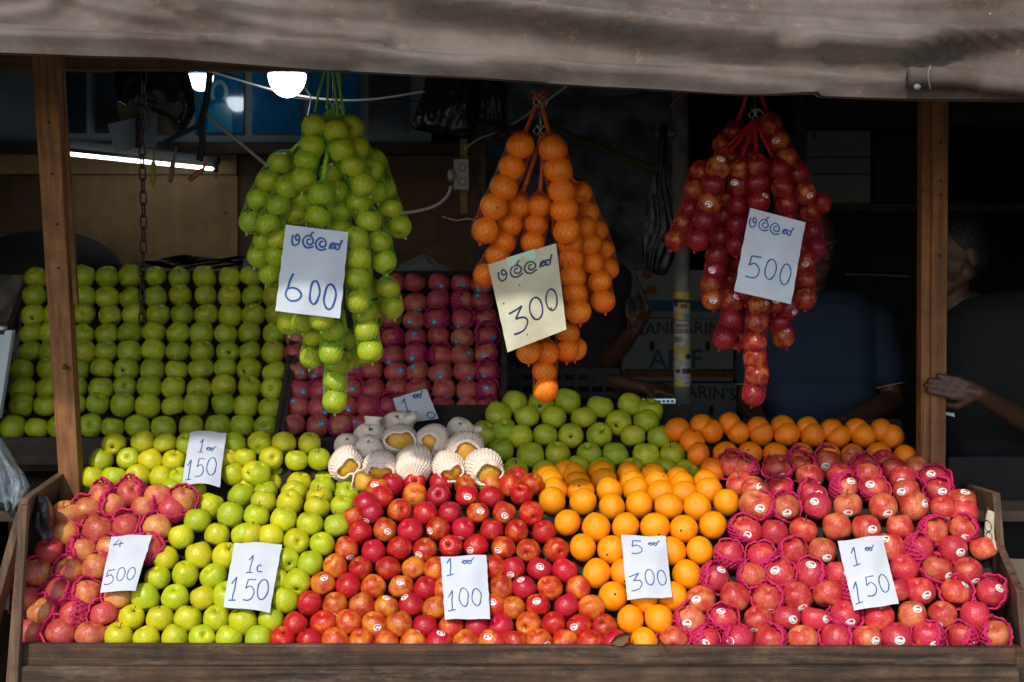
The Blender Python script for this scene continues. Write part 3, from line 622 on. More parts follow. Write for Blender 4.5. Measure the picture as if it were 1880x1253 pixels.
Z5 = (0, 400, 2.785); Z6 = (400, 400, 2.784)
def rw(y, xs): return [(x, y+frnd(-7, 7)) for x in xs]
I = merge(T(*Z5, rw(1070, [65, 190, 310, 465, 580, 705, 835, 980, 1115, 1240]), rw(958, [110, 235, 375, 500, 627, 755, 885, 1000, 1145, 1260]), rw(870, [113, 250, 385, 517, 637, 763, 888, 1020, 1145, 1275]), rw(775, [115, 255, 398, 525, 648, 778, 905, 1028, 1150, 1275]), rw(683, [160, 260, 425, 543, 660, 782, 908, 1032, 1162, 1278]),
            rw(590, [162, 265, 425, 545, 663, 787, 912, 1030, 1157, 1275]), rw(497, [172, 280, 428, 563, 685, 808, 930, 1055, 1180, 1295]), rw(402, [178, 310, 428, 547, 665, 793, 922, 1050, 1175, 1297]), rw(306, [185, 325, 428, 547, 665, 797, 918, 1047, 1175, 1285])),
          T(*Z6, rw(1072, [250]), rw(975, [273]), rw(880, [283]), rw(793, [290]), rw(695, [283]), rw(595, [290]), rw(497, [300]), rw(402, [290]), []))
heap('green', 'green_apple', .0412, PT, I, 'green apple', 'the steep back tray', 'apple', 'green apples stacked in the back tray', stem=.0, tilt=.5, face=.07)
J = T(*Z6, rw(1062, [385, 510, 635, 740, 850, 965, 1050, 1150, 1265, 1345]), rw(970, [410, 525, 655, 770, 880, 1155, 1275, 1375]), rw(880, [420, 530, 680, 795, 915, 1020, 1155, 1275, 1375]), rw(790, [410, 520, 690, 785, 910, 1020, 1140, 1265, 1375]), rw(700, [400, 790, 893, 1010, 1140, 1250, 1370]), rw(610, [410, 890, 1010, 1130, 1250, 1370]),
      rw(520, [890, 1000, 1120, 1255, 1365]), rw(430, [895, 1010, 1125, 1250, 1352]), rw(338, [900, 1005, 1130, 1245, 1350]))
heap('dusk', 'dusky_apple', .0405, PT, J, 'dusky apple', 'the red back tray', 'apple', 'dusky red apples in the back tray', net=SLEEVE_D, netp=.48, sticker=.72, stem=0, tilt=.35, face=.04)
# ------------------------------------------------------------------ pears in white foam
def pear(px, py, Rp, tx, ty, open_r, lab, kind_='open', dy=0, tail=None):
    c = hit(px, py, PK)+Vector((0, dy, 0)); R = Rp*c.y/F
    o = fruit('pear', 'yellow_pear', c, R*.93, lab, 'pear', 'pears in white foam nets', stem=0)
    view = (Vector((0, 0, ZC))-c).normalized(); d = view.copy()
    d = (view+Vector((tx, 0, ty))).normalized(); q = d.to_track_quat('Z', 'Y'); rnd = random.Random(int(px*7+py))
    ph = [rnd.random()*6 for _ in range(5)]
    def t0(a): return open_r*(1+.22*math.sin(2*a+ph[0])+.14*math.sin(3*a+ph[1])) if kind_ == 'open' else .12
    m = MB()
    def pt(a, th):
        e = math.exp(-((th-t0(a))/.14)**2)*(kind_ == 'open')
        rr = 1.09+.03*math.sin(3*a+ph[2])+.02*math.sin(5*th+ph[3])+e*(.10+.05*math.sin(6*a+ph[0]))+.30*math.exp(-((3.0-th)/.45)**2)+.05*math.sin(2*a+ph[4])
        return q @ Vector((math.sin(th)*math.cos(a)*rr, math.sin(th)*math.sin(a)*rr, math.cos(th)*rr*.97))
    sh = [pt(2*math.pi*i/64, t0(2*math.pi*i/64)+(3.0-t0(2*math.pi*i/64))*j/20)*.975 for j in range(21) for i in range(64)]
    m.add(sh, [(j*64+i, j*64+(i+1) % 64, (j+1)*64+(i+1) % 64, (j+1)*64+i) for j in range(20) for i in range(64)])
    NT = 30                                                          # knitted foam: two sets of soft strands and a thick lip
    for s in (1, -1):
        for i in range(NT):
            pts = []
            for j in range(23):
                a = 2*math.pi*i/NT+s*.62*j/22; t_ = t0(a); pts.append(pt(a, t_+(3.0-t_)*j/22)*(1+.016*math.sin(j*math.pi/2+s)))
            m.tube(pts, .040, 5)
    if kind_ == 'open':
        for dt, th_ in ((0, .075), (.10, .06)): m.tube([pt(2*math.pi*i/60, t0(2*math.pi*i/60)+dt+.03*math.sin(i*2.3)) for i in range(61)], th_, 6, caps=False)
    if tail:
        ax = Vector(tail).normalized(); L_ = Vector(tail).length; b = ax.to_track_quat('Z', 'Y')
        def tp(u, v):
            a = 2*math.pi*u; rr = (.72-.30*math.sin(min(1, v*1.4)*math.pi/2)+.25*v*v)*(1+.03*math.cos(36*a)+.10*math.sin(3*a+ph[1])*v)
            return ax*(.7+L_*v)+b @ Vector((rr*math.cos(a), rr*math.sin(a)*(.95-.45*v), 0))
        m.grid(tp, 72, 14)
    me = m.mesh('foam_sleeve', [MAT['wfoam']]); me.transform(Matrix.Scale(1/.93, 4))
    s_ = link('foam_sleeve', me, o); s_.rotation_mode = 'QUATERNION'; s_.rotation_quaternion = o.rotation_quaternion.inverted()
zp = lambda x, y: (600+x/5.529, 740+y/5.529)
for a in [(zp(205, 605), 31, .14, -.28, .55, 'foam wrapped pear nearest the lime heap with round opening low on its side', 'open', -.02, None),
          (zp(745, 395), 31, .05, .02, .66, 'foam wrapped pear whose wide oval opening shows a dark stem end', 'open', 0, None),
          (zp(1072, 400), 30, -.22, -.10, .50, 'foam wrapped pear with a narrow triangular opening', 'open', 0, None),
          (zp(1405, 475), 34, -.05, -.18, .62, 'foam wrapped pear with a ragged wide opening beside the green heap', 'open', -.01, None),
          (zp(560, 640), 29, -.10, -.45, .60, 'foam wrapped pear opening downward onto a red apple, in front', 'open', -.03, None),
          (zp(890, 620), 34, 0, -.9, .5, 'closed foam wrapped pear in the middle of the front row', 'closed', -.03, None),
          (zp(1245, 640), 30, .25, -.40, .55, 'smooth white foam wrapped pear with yellow showing below', 'open', -.04, None),
          (zp(1600, 650), 34, .30, -.30, .60, 'foam wrapped pear at the end beside the green heap, opening sideways', 'open', -.04, None),
          (zp(425, 400), 30, 0, .9, .3, 'foam wrapped pear at the back with a tall open sleeve end', 'closed', .07, (.05, .1, .75)),
          (zp(690, 270), 28, 0, .9, .3, 'foam wrapped pear under the small card, sleeve flap sticking up', 'closed', .09, (.85, -.1, .45)),
          (zp(1345, 340), 25, 0, .9, .3, 'foam wrapped pear at the back lying against the green heap', 'closed', .10, (.8, .2, .1)),
          (zp(430, 480), 25, 0, .9, .3, 'foam wrapped pear with its crumpled sleeve hanging down in front', 'closed', -.01, (.1, -.5, -.75)),
          (zp(190, 470), 24, 0, .9, .3, 'half hidden foam wrapped pear behind the lime heap', 'closed', .05, None),
          (zp(400, 790), 21, 0, 0, 1.7, 'bare yellow pear between lime heap and red heap', 'open', -.03, None)]:
    (x, y), Rp, tx, ty, orr, lab, kd, dy, tl = a
    pear(x, y, Rp, tx, ty, orr, lab, kd, dy, tl)

# ------------------------------------------------------------------ hanging net bags
def net_tube(path, rad, n, th, m, turns):
    """threads running both ways round a sagging tube"""
    k = len(path); fr = []
    for i, p in enumerate(path):
        t = (path[min(i+1, k-1)]-path[max(i-1, 0)]).normalized(); w = t.cross(Vector((0, 1, 0)))
        w = w.normalized() if w.length > .05 else Vector((1, 0, 0)); fr.append((w, w.cross(t).normalized()))
    for s in (1, -1):
        for i in range(n):
            pts = []
            for j in range(k):
                a = 2*math.pi*i/n+s*turns*j/k
                pts.append(path[j]+(fr[j][0]*math.cos(a)+fr[j][1]*math.sin(a))*rad[j])
            m.tube(pts, th, 3, caps=False)
def net_bag(name, kindkey, fname, pts, R, Y, hook, color, desc, group, cat, fgroup, sticker=0, tie_top=True, hidden=0):
    cs = [P(x, y, Y+frnd(-.006, .006)) for x, y in pts]
    bag = empty(name, cs[0]+Vector((0, 0, R*1.4))); tag(bag, f'{desc}', 'net bag', group)
    # path: neck, fruit, closed tip
    d0 = (hook-cs[0]).normalized(); d1 = (cs[-1]-cs[-2]).normalized() if len(cs) > 1 else Vector((0, 0, -1))
    path = [cs[0]+d0*R*1.75, cs[0]+d0*R*1.35, cs[0]+d0*R*1.02, cs[0]+d0*R*.62]; rad = [.004, R*.22, R*.52, R*.86]
    for i, c in enumerate(cs):
        path.append(c); rad.append(R*1.055)
        if i+1 < len(cs):
            for f in (.3, .5, .7): path.append(c.lerp(cs[i+1], f)); rad.append(R*(1.02 if f != .5 else .97))
    e = cs[-1]; path += [e+d1*R*.5, e+d1*R*.82, e+d1*R*1.0, e+d1*R*1.06]; rad += [R*.95, R*.68, R*.32, .004]
    pp = smooth_path(path, 3); rr = [v.x for v in smooth_path([(q, 0, 0) for q in rad], 3)]
    m = MB(); net_tube(pp, rr, 15, .00045, m, len(cs)*1.2+1.5)
    part('net', m.mesh('net', [MAT[color]]), bag)
    m = MB(); e2 = e+d1*R*1.06; m.tube([e2-d1*.003, e2+d1*.002, e2+d1*.006, e2+d1*.008], [.002, .0032, .0026, .001], 7); part('tip_knot', m.mesh('tip_knot', [MAT[color]]), bag)
    if tie_top:
        a = path[0]; mid = a.lerp(hook, .5)+Vector((0, 0, -.004)); L_ = smooth_path([a-d0*.012, a, mid, hook], 6)
        m = MB(); m.tube(L_, [.0062]*3+[.0046]*(len(L_)-3), 7)
        for s in range(3):
            m.tube([q+Vector((math.cos(i*1.1+s*2.1)*.0055, math.sin(i*1.1+s*2.1)*.0055, 0)) for i, q in enumerate(L_)], .0016, 4)
        part('tied_neck', m.mesh('tied_neck', [MAT[color]]), bag)
    for i, c in enumerate(cs, 1):
        where = ORD[i]+' from the top' if len(cs) > 1 else 'alone'
        fruit(kindkey, fname, c, R*1.04, f"{fname.replace('_', ' ')} {where} inside the {DS[desc]}", cat, fgroup, sticker=sticker, stem=0, tilt=.5, face=.08)
DS = {}
def cluster(z, chains, kindkey, fname, color, word, cat, cname, hook_px, hookY, group, fgroup, sticker=0):
    for (short, Y, R, hk, pts) in chains:
        q = [(z[k][0]+x/z[k][2], z[k][1]+y/z[k][2]) for k, x, y in pts]
        desc = f'{short} {word} net bag in the {cname} cluster'; DS[desc] = f'{short} {word} net bag'
        hook = P(*(hk or hook_px), hookY)
        net_bag(word+'_net_bag', kindkey, fname, q, R, Y, hook, color, desc, group, cat, fgroup, sticker=sticker, tie_top=True)
ZG = {'u': (430, 120, 3.797), 'l': (430, 430, 3.686)}
U = lambda *a: [('u', x, y) for x, y in a]; Lo = lambda *a: [('l', x, y) for x, y in a]
GC = [('outermost left', 3.70, .031, None, U((325, 680), (240, 805), (172, 937), (118, 1090))),
      ('second from left', 3.66, .031, None, U((375, 848), (310, 975), (240, 1110))),
      ('upper left front', 3.62, .031, None, U((560, 425), (545, 562), (503, 662), (485, 795))),
      ('upper right front', 3.62, .031, None, U((708, 457), (750, 590), (828, 705), (902, 835))),
      ('upper right back', 3.68, .030, None, U((820, 432), (862, 580), (955, 735), (985, 880))),
      ('outermost right', 3.74, .030, None, U((980, 672), (1045, 865), (1088, 1000), (1152, 1125))),
      ('middle front', 3.60, .031, None, U((605, 905), (585, 1055))+Lo((560, 50), (575, 200), (590, 350), (590, 570))),
      ('middle back', 3.68, .030, None, U((675, 755), (725, 885), (738, 1020), (735, 1150))),
      ('long narrow middle', 3.66, .030, (632, 420), Lo((660, 450), (662, 650), (655, 805))),
      ('right flank', 3.66, .031, None, U((868, 960), (940, 1085))+Lo((985, 50), (1015, 185))),
      ('right of the price card', 3.61, .031, (645, 415), Lo((825, 35), (840, 165), (832, 300), (840, 455))),
      ('low right', 3.66, .031, (668, 500), Lo((880, 530), (895, 650), (920, 790))),
      ('short far right', 3.74, .030, (700, 480), Lo((1040, 365), (1068, 495))),
      ('left inner', 3.70, .030, None, U((480, 925), (430, 1035), (345, 1180))),
      ('low far left', 3.74, .029, (500, 395), Lo((205, 40), (165, 150))),
      ('low left', 3.69, .030, (520, 410), Lo((312, 40), (288, 150), (246, 268))),
      ('stubby left', 3.70, .030, (530, 540), Lo((372, 602),)), ('stubby middle', 3.67, .030, (555, 540), Lo((462, 590),)),
      ('short low left', 3.73, .030, (585, 560), Lo((548, 690), (524, 832))),
      ('short back', 3.80, .029, (630, 570), Lo((762, 715), (745, 860))),
      ('lowest hanging', 3.74, .031, (620, 600), Lo((690, 868), (684, 1000), (682, 1132))),
      ('dim back', 3.82, .029, (680, 480), Lo((930, 372), (950, 512), (850, 820)))]
cluster(ZG, GC, 'bag_green', 'green_apple', 'net_g', 'green', 'apple', 'hanging apple', (612, 196), 3.69, 'green net bags hanging above the back tray', 'green apples in hanging net bags')
ZO = {'u': (850, 150, 4.177), 'l': (850, 440, 4.043)}
OC = [('outermost left', 3.62, .0345, (984, 192), U((440, 495), (375, 660), (313, 810), (237, 960), (172, 1138))),
      ('longest right front', 3.62, .0355, (996, 192), U((690, 520), (730, 680), (755, 840), (775, 980), (795, 1143))),
      ('second from left', 3.67, .0315, (995, 245), U((425, 960), (365, 1095), (310, 1230))+Lo((255, 120), (168, 262))),
      ('short middle', 3.66, .0310, (1000, 245), U((585, 960), (562, 1097), (535, 1230))),
      ('outermost right', 3.78, .0290, (1000, 250), U((910, 860), (960, 1012), (1030, 1150))+Lo((1045, 80), (1075, 217))),
      ('right inner', 3.72, .0310, (1000, 250), U((935, 1122),)+Lo((935, 35), (965, 175), (1015, 312), (1040, 455))),
      ('middle right', 3.67, .0320, (1005, 260), Lo((795, 25), (805, 145), (815, 275), (835, 400), (855, 535))),
      ('stubby left', 3.67, .0310, (985, 560), Lo((488, 832),)), ('short lower right', 3.72, .0310, (1020, 560), Lo((775, 690), (772, 820))),
      ('stubby right', 3.78, .0300, (1050, 580), Lo((832, 812),)), ('lowest hanging', 3.70, .0320, (1000, 560), Lo((620, 845), (607, 978), (613, 1115)))]
cluster(ZO, OC, 'dark_orange', 'orange', 'net_o', 'orange', 'orange', 'hanging orange', (992, 190), 3.69, 'orange net bags hanging in the middle', 'oranges in hanging net bags')
ZR = {'u': (1210, 170, 4.178), 'l': (1210, 450, 3.916)}
RC = [('left front', 3.62, .0285, None, U((455, 575), (415, 710), (390, 845), (345, 985), (300, 1130))),
      ('outermost left', 3.68, .0275, None, U((320, 605), (275, 750), (243, 890), (190, 1010), (130, 1135))),
      ('middle left', 3.66, .0275, None, U((610, 590), (610, 715), (600, 865), (600, 1020), (598, 1170))),
      ('middle front', 3.63, .0285, None, U((755, 560), (755, 690), (765, 830))), ('middle right', 3.65, .0280, None, U((915, 590), (945, 725), (975, 862), (980, 1000))),
      ('upper right', 3.68, .0290, (1399, 176), U((850, 245), (915, 372), (975, 500), (1060, 622), (1115, 772))), ('upper left back', 3.72, .0270, (1370, 178), U((580, 300), (490, 402))),
      ('outermost right', 3.74, .0275, None, U((1240, 850), (1160, 915), (1172, 1060), (1200, 1190))), ('inner left back', 3.70, .0270, None, U((510, 815), (500, 940), (470, 1110))),
      ('low left', 3.70, .0290, (1330, 430), Lo((415, 75), (405, 170), (382, 285), (388, 388))), ('lower middle left', 3.67, .0285, (1355, 520), Lo((525, 400), (520, 537), (467, 672))),
      ('lowest hanging', 3.64, .0290, (1390, 530), Lo((715, 430), (700, 557), (690, 700), (690, 815), (705, 930), (680, 1075))),
      ('stubby middle left', 3.66, .0280, (1372, 510), Lo((620, 350),)), ('stubby middle right', 3.66, .0280, (1425, 520), Lo((830, 410),)), ('stubby right', 3.69, .0285, (1450, 530), Lo((925, 452),)),
      ('right flank', 3.72, .0285, (1470, 440), Lo((1045, 120), (1050, 250), (1050, 385))), ('short low right', 3.72, .0285, (1425, 560), Lo((862, 560), (892, 660))),
      ('dim middle', 3.76, .0275, (1355, 480), Lo((545, 130), (510, 250))), ('stubby back', 3.74, .0275, (1360, 590), Lo((572, 680),)), ('upper middle back', 3.74, .027, None, U((700, 480), (560, 500), (680, 640)))]
cluster(ZR, RC, 'wine', 'red_apple', 'net_r', 'red', 'apple', 'hanging red apple', (1386, 218), 3.69, 'red net bags hanging before the vendor', 'red apples in hanging net bags', sticker=.3)
def hook(px, y0, y1, lab, Y=3.69):
    r = empty('wire_hook', P(px, y0, Y)); tag(r, lab, 'hook', 'wire hooks holding the net bags')
    m = MB(); m.tube([P(px, y0-25, 3.72), P(px-1, (y0+y1)/2, Y), P(px, y1, Y)], .0016, 6)
    for s in range(4):
        q = P(px, y1-6, Y); a = s*1.5+.3; m.tube(smooth_path([q, q+Vector((.012*math.cos(a), -.006, .012)), q+Vector((.02*math.cos(a+1), -.01, .002+.01*math.sin(a*2))), q+Vector((.014*math.cos(a+2), -.006, -.014))], 5), .0011, 5)
    part('twisted_wire', m.mesh('twisted_wire', [MAT['steel']]), r)
hook(992, 160, 192, 'silvery wire hook at the top of the orange cluster'); hook(993, 185, 245, 'second silvery wire hook lower inside the orange cluster'); hook(1387, 178, 215, 'silvery wire hook at the top of the red apple cluster'); hook(612, 140, 200, 'thin wire hook at the top of the green apple cluster')
# green cords from rail to cluster
r = empty('green_netting_bundle', P(610, 140, 3.71)); tag(r, 'bundle of green netting cords tying the green cluster to the rail', 'cord')
m = MB()
for a, b in (((600, 118), (578, 205)), ((608, 118), (620, 215)), ((615, 118), (632, 212)), ((622, 118), (628, 205)), ((604, 118), (600, 200))):
    q = [P(*a, 3.715), P((a[0]+b[0])/2+frnd(-2, 2), (a[1]+b[1])/2, 3.69), P(*b, 3.67)]; L_ = smooth_path(q, 8); m.tube(L_, .0034, 6)
part('cord_strand', m.mesh('cord_strand', [MAT['net_g']]), r)
r = empty('orange_netting_tuft', P(992, 190, 3.69)); tag(r, 'frayed orange netting gathered round the upper wire hook', 'netting')
m = MB()
for i in range(60):
    q = P(991+frnd(-13, 13), 176+frnd(-9, 12), 3.69+frnd(-.015, .015)); e = P(991, 188, 3.685); m.tube(smooth_path([e, q, q+Vector((frnd(-.012, .012), frnd(-.01, .01), frnd(-.012, .012)))], 4), .0007, 3, caps=False)
part('net_fibre', m.mesh('net_fibre', [MAT['net_o']]), r)

# ------------------------------------------------------------------ price cards
def ell(cx, cy, rx, ry, a0=-1.4, turn=6.6, n=22): return [(cx+rx*math.cos(a0+turn*i/n), cy+ry*math.sin(a0+turn*i/n)) for i in range(n+1)]
GL = {'0': [ell(.5, .5, .45, .5)], '1': [[(.12, .3), (.55, .0)], [(.55, 0), (.50, .5), (.42, 1)], [(.02, 1.0), (.8, .96)]],
      '5': [[(.95, .03), (.25, .06)], [(.25, .06), (.2, .30), (.14, .48)], [(.14, .48), (.55, .36), (.93, .58), (.85, .88), (.5, 1), (.05, .98)]],
      '3': [[(.02, .14), (.45, .08), (.8, 0)], [(.8, 0), (.32, .42)], [(.32, .42), (.75, .46), (.95, .66), (.75, .92), (.4, 1), (.08, .99)]],
      '6': [[(.36, -.05), (.14, .45), (.05, .78), (.35, 1), (.8, .95), (.98, .75), (.75, .56), (.4, .5), (.12, .56)]], '4': [[(.38, 0), (.2, .35), (.0, .62)], [(0, .62), (1, .60)], [(.68, .30), (.66, 1)]],
      'ma': [[(.15, .12), (.05, .55), (.32, .95), (.8, .8), (.9, .35), (.62, .05), (.42, .28), (.6, .52), (.85, .40)]],
      'l2': [[(.62, .30), (.38, .34), (.35, .62), (.62, .75), (.86, .52), (.72, .14), (.35, .02), (.03, .35), (.08, .78), (.45, 1.02), (.95, .85)], [(.62, .05), (.66, -.2), (.86, -.28)]],
      'la': [[(.62, .30), (.38, .34), (.35, .62), (.62, .75), (.86, .52), (.72, .14), (.35, .02), (.03, .35), (.08, .78), (.45, 1.02), (.95, .85)]],
      'k': [[(0, .95), (.1, .45), (.36, .32), (.46, .66), (.22, .85), (.2, .55), (.55, .35), (.86, .5), (.78, .88), (.5, .82), (.6, .56)], [(.86, .5), (.98, .12), (1.08, -.12)]],
      'ki': [[(0, .6), (.2, .3), (.4, .5), (.25, .8), (.1, .6), (.45, .35), (.75, .5), (.6, .85), (.45, .6), (.8, .35)], [(.8, .4), (1.0, .0)]],
      'c': [[(.7, .2), (.3, .1), (.05, .5), (.3, .9), (.9, .8)]], '-': [[(0, .5), (1, .4)]]}
def card(corners, Ys, label, marks, ink, w, paper='paper', curl=.011, clip=False, seed=0):
    tl, tr, br, bl = [P(*q, y) for q, y in zip(corners, Ys)]
    n = (tr-tl).cross(bl-tl).normalized(); n = n if n.y < 0 else -n
    rnd = random.Random(seed+5); ph = rnd.random()*9
    def sp(u, v, off=0):
        p = tl.lerp(tr, u).lerp(bl.lerp(br, u), v)
        b = curl*math.sin(u*3.1)*math.sin(v*2.2+.3)+.0025*math.sin(u*7+v*5+ph)+.004*mnoise.noise(Vector((u*2.5+seed*3, v*3, 1)))
        e = .0016*mnoise.noise(Vector((v*9, seed, 2)))
        return p+n*(b+off)+(tr-tl).normalized()*e
    r = empty('price_card', tl.lerp(br, .5)); tag(r, label, 'price card', 'handwritten price cards on the fruit')
    m = MB(); m.grid(lambda u, v: sp(u, v), 18, 24); m.grid(lambda u, v: sp(u, v, -.0006), 18, 24)
    part('paper_sheet', m.mesh('paper_sheet', [MAT[paper]]), r)
    W_ = (tr-tl).length; H_ = (bl-tl).length
    for g, x, y, gw, gh in marks:
        m = MB()
        for st in GL[g]:
            pts = [Vector((x+q[0]*gw, y+q[1]*gh, 0)) for q in st]; pts = smooth_path(pts, 5) if len(pts) > 2 else [pts[0].lerp(pts[1], i/6) for i in range(7)]
            vs = []
            for i, p in enumerate(pts):
                t = pts[min(i+1, len(pts)-1)]-pts[max(i-1, 0)]; t = Vector((t.x*W_, t.y*H_, 0))
                t = t.normalized() if t.length > 1e-9 else Vector((1, 0, 0)); ww = w*1.6*(.95+.1*math.sin(i*.25+x*9))
                for s in (-1, 1): vs.append(sp(p.x-t.y*s*ww/W_, p.y+t.x*s*ww/H_, .0007+.0001*(len(m.f) % 3)))
            m.add(vs, [(2*i, 2*i+1, 2*i+3, 2*i+2) for i in range(len(pts)-1)])
        nm = 'written_digit' if g in '0123456789' else 'written_letter'
        part(nm, m.mesh(nm, [MAT[ink]]), r)
    return r, sp
WORD = lambda x, y, w, h: [('ma', x, y, w*.17, h), ('l2', x+w*.22, y, w*.23, h), ('la', x+w*.47, y+.01, w*.23, h), ('k', x+w*.74, y+h*.15, w*.22, h*.8)]
r1, sp1 = card([(525, 413), (640, 427), (624, 585), (505, 571)], (3.555,)*4, 'white lined card reading 600 pinned on the hanging green apples', WORD(.12, .09, .82, .14)+[('6', .12, .56, .27, .30), ('0', .50, .60, .16, .27), ('0', .72, .62, .19, .29)], 'blue_ink', .0017, seed=1)
m = MB()
for i in range(1, 16):
    m.grid(lambda u, v, i=i: sp1(i/16+.004*(u-.5), v*.98+.01, .0004), 1, 20)
part('ruled_line', m.mesh('ruled_line', [M('faint_ruling', (.52, .56, .66), .8)]), r1)
r2, sp2 = card([(896, 486), (1021, 447), (1040, 605), (932, 647)], (3.55,)*4, 'yellowed stained card reading 300 pinned on the hanging oranges', WORD(.10, .10, .84, .13)+[('3', .14, .56, .28, .28), ('0', .46, .52, .22, .25), ('0', .73, .49, .19, .24)], 'navy_ink', .0015, 'old_paper', seed=2, curl=.010)
for k, (u, v) in enumerate(((.38, .33), (.36, .89), (.10, .47), (.8, .7))):
    m = MB(); m.grid(lambda a, b: sp2(u+.012*math.cos(a*6.28)*b, v+.010*math.sin(a*6.28)*b, .0007), 10, 1); part('ink_spot', m.mesh('ink_spot', [MAT['calyx']]), r2)
m = MB(); m.grid(lambda u, v: sp2(.27+.42*u, -.01+.075*v*(1+.5*math.sin(u*9)), .0009), 14, 3); part('green_tape', m.mesh('green_tape', [M('pale_green_tape', (.42, .62, .46), .5)]), r2)
card([(1377, 382), (1479, 409), (1452, 559), (1348, 535)], (3.56,)*4, 'pale blue white card reading 500 pinned on the hanging red apples', WORD(.03, .09, .80, .13)+[('5', .12, .53, .24, .27), ('0', .43, .53, .21, .24), ('0', .71, .54, .20, .25)], 'blue_ink', .0011, seed=3)
card([(721, 732), (783, 714), (805, 769), (737, 780)], (4.40, 4.40, 4.38, 4.38), 'small tilted card lying on the netted dusky red apples behind the pears', [('1', .18, .12, .24, .5), ('ki', .55, .02, .32, .24), ('0', .74, .76, .22, .2)], 'blue_ink', .0012, seed=4)
def hcard(corners, prof_, label, marks, ink, w, seed, off=.058):
    Ys = [hit(*q, prof_).y-off for q in corners]
    a = (Ys[0]+Ys[1])/2; b = (Ys[2]+Ys[3])/2
    return card(corners, (a, a, b, b), label, marks, ink, w, seed=seed)
hcard([(349, 793), (416, 795), (403, 893), (334, 890)], PH, 'white card reading 150 standing among the yellow green apples', [('1', .32, .18, .16, .26), ('ki', .52, .28, .26, .13), ('1', .06, .58, .20, .34), ('5', .32, .54, .22, .33), ('0', .60, .53, .27, .31)], 'blue_ink', .0010, 5, .075)
m = MB(); q = P(417, 795, 3.95); m.grid(lambda u, v: q+Vector((.002+.03*u, -.004*math.sin(u*9), .002+.014*v*(1-u)+.004*math.sin(u*11))), 8, 3)
hcard([(204, 985), (279, 983), (249, 1086), (184, 1089)], PA, 'torn white card reading 500 on the netted blush apples', [('4', .12, .08, .28, .16), ('5', .05, .62, .27, .25), ('0', .38, .60, .23, .23), ('0', .66, .60, .22, .22)], 'pale_ink', .0009, 6)
hcard([(430, 996), (518, 1000), (495, 1126), (410, 1115)], PB, 'white card reading 150 on the sunlit lime green apples', [('1', .36, .22, .18, .26), ('c', .58, .34, .13, .12), ('1', .08, .55, .2, .35), ('5', .38, .56, .24, .32), ('0', .66, .55, .24, .30)], 'blue_ink', .0011, 7)
hcard([(809, 1023), (893, 1020), (900, 1138), (817, 1139)], PCE, 'white card reading 100 on the shiny red apples', [('1', .10, .03, .20, .28), ('ki', .45, .05, .28, .13), ('1', .08, .56, .22, .32), ('0', .34, .54, .22, .28), ('0', .62, .54, .22, .26)], 'pale_ink', .0010, 8)
hcard([(1140, 983), (1222, 986), (1234, 1098), (1152, 1102)], PB, 'white card reading 5 and 300 on the sunlit oranges', [('5', .18, .08, .27, .22), ('ki', .58, .08, .27, .10), ('3', .08, .62, .28, .26), ('0', .42, .58, .22, .24), ('0', .70, .58, .22, .22)], 'pale_ink', .0010, 9)
hcard([(1538, 994), (1620, 984), (1650, 1110), (1568, 1122)], PCE, 'white card reading 150 on the big pink heap', [('1', .20, .12, .20, .28), ('ki', .52, .14, .22, .10), ('1', .06, .62, .20, .30), ('5', .34, .58, .25, .27), ('0', .66, .57, .23, .25)], 'blue_ink', .0010, 10)
card([(1812, 930), (1822, 940), (1832, 1010), (1810, 1000)], (3.80, 3.76, 3.74, 3.78), 'narrow card edge reading 00 stuck by the bin end board', [('0', .3, .3, .5, .28), ('0', .35, .60, .5, .26)], 'navy_ink', .0009, 'old_paper', seed=11)

# dry leaves caught in the front row
for i, (px, py, a, lb) in enumerate(((1139, 1172, .5, 'curled dry leaf between red apples and the lowest orange'), (1217, 1182, 2.2, 'small dry leaf between the lowest orange and pink apples'))):
    m = MB(); c = P(px, py, 3.545); m.grid(lambda u, v: c+Vector(((u-.5)*.06*math.cos(a)-(v-.5)*.022*math.sin(u*3.14)*math.sin(a), -.01*math.sin(u*3)-.006*math.cos(v*6), (u-.5)*.05*math.sin(a)+(v-.5)*.03*math.sin(u*3.14))), 10, 6)
    me = m.mesh('dry_leaf', [M('dry_leaf', (.14, .06, .02), .8)]); me.transform(Matrix.Translation(-c)); o = link('dry_leaf', me); o.location = c; tag(o, lb, 'leaf', 'dry leaves')
# ------------------------------------------------------------------ inside of the stall
def panel(name, quad, Y, th, mat_, label=None, cat='wall', root=None):
    f = [P(*q, Y) for q in (quad[3], quad[2], quad[1], quad[0])]
    m = MB(); m.hexa(f, [q+Vector((0, th, 0)) for q in f]); me = m.mesh(name, [mat_])
    if root is not None: return part(name, me, root)
    c = sum((Vector(v.co) for v in me.vertices), Vector())/8; me.transform(Matrix.Translation(-c)); o = link(name, me); o.location = c
    if label: tag(o, label, cat)
    return o
rect = lambda x0, y0, x1, y1: [(x0, y0), (x1, y0), (x1, y1), (x0, y1)]
MAT['dark_wall'] = M('shade_dark_wall', (.014, .013, .013), .9, var=.4, vscale=3)  # near-black colour puts the stall's inner shade into the walls
MAT['mottled'] = M('mottled_metal', (.26, .30, .33), .8, col2=(.03, .035, .04), vscale=7, bump=.3, bscale=9)
m = MB(); m.box((0, 7.42, 1.6), (11, .06, 3.4)); tag(link('back_wall', m.mesh('back_wall', [MAT['dark_wall']])), 'wall closing the back of the stall, shade put into its colour', 'wall')
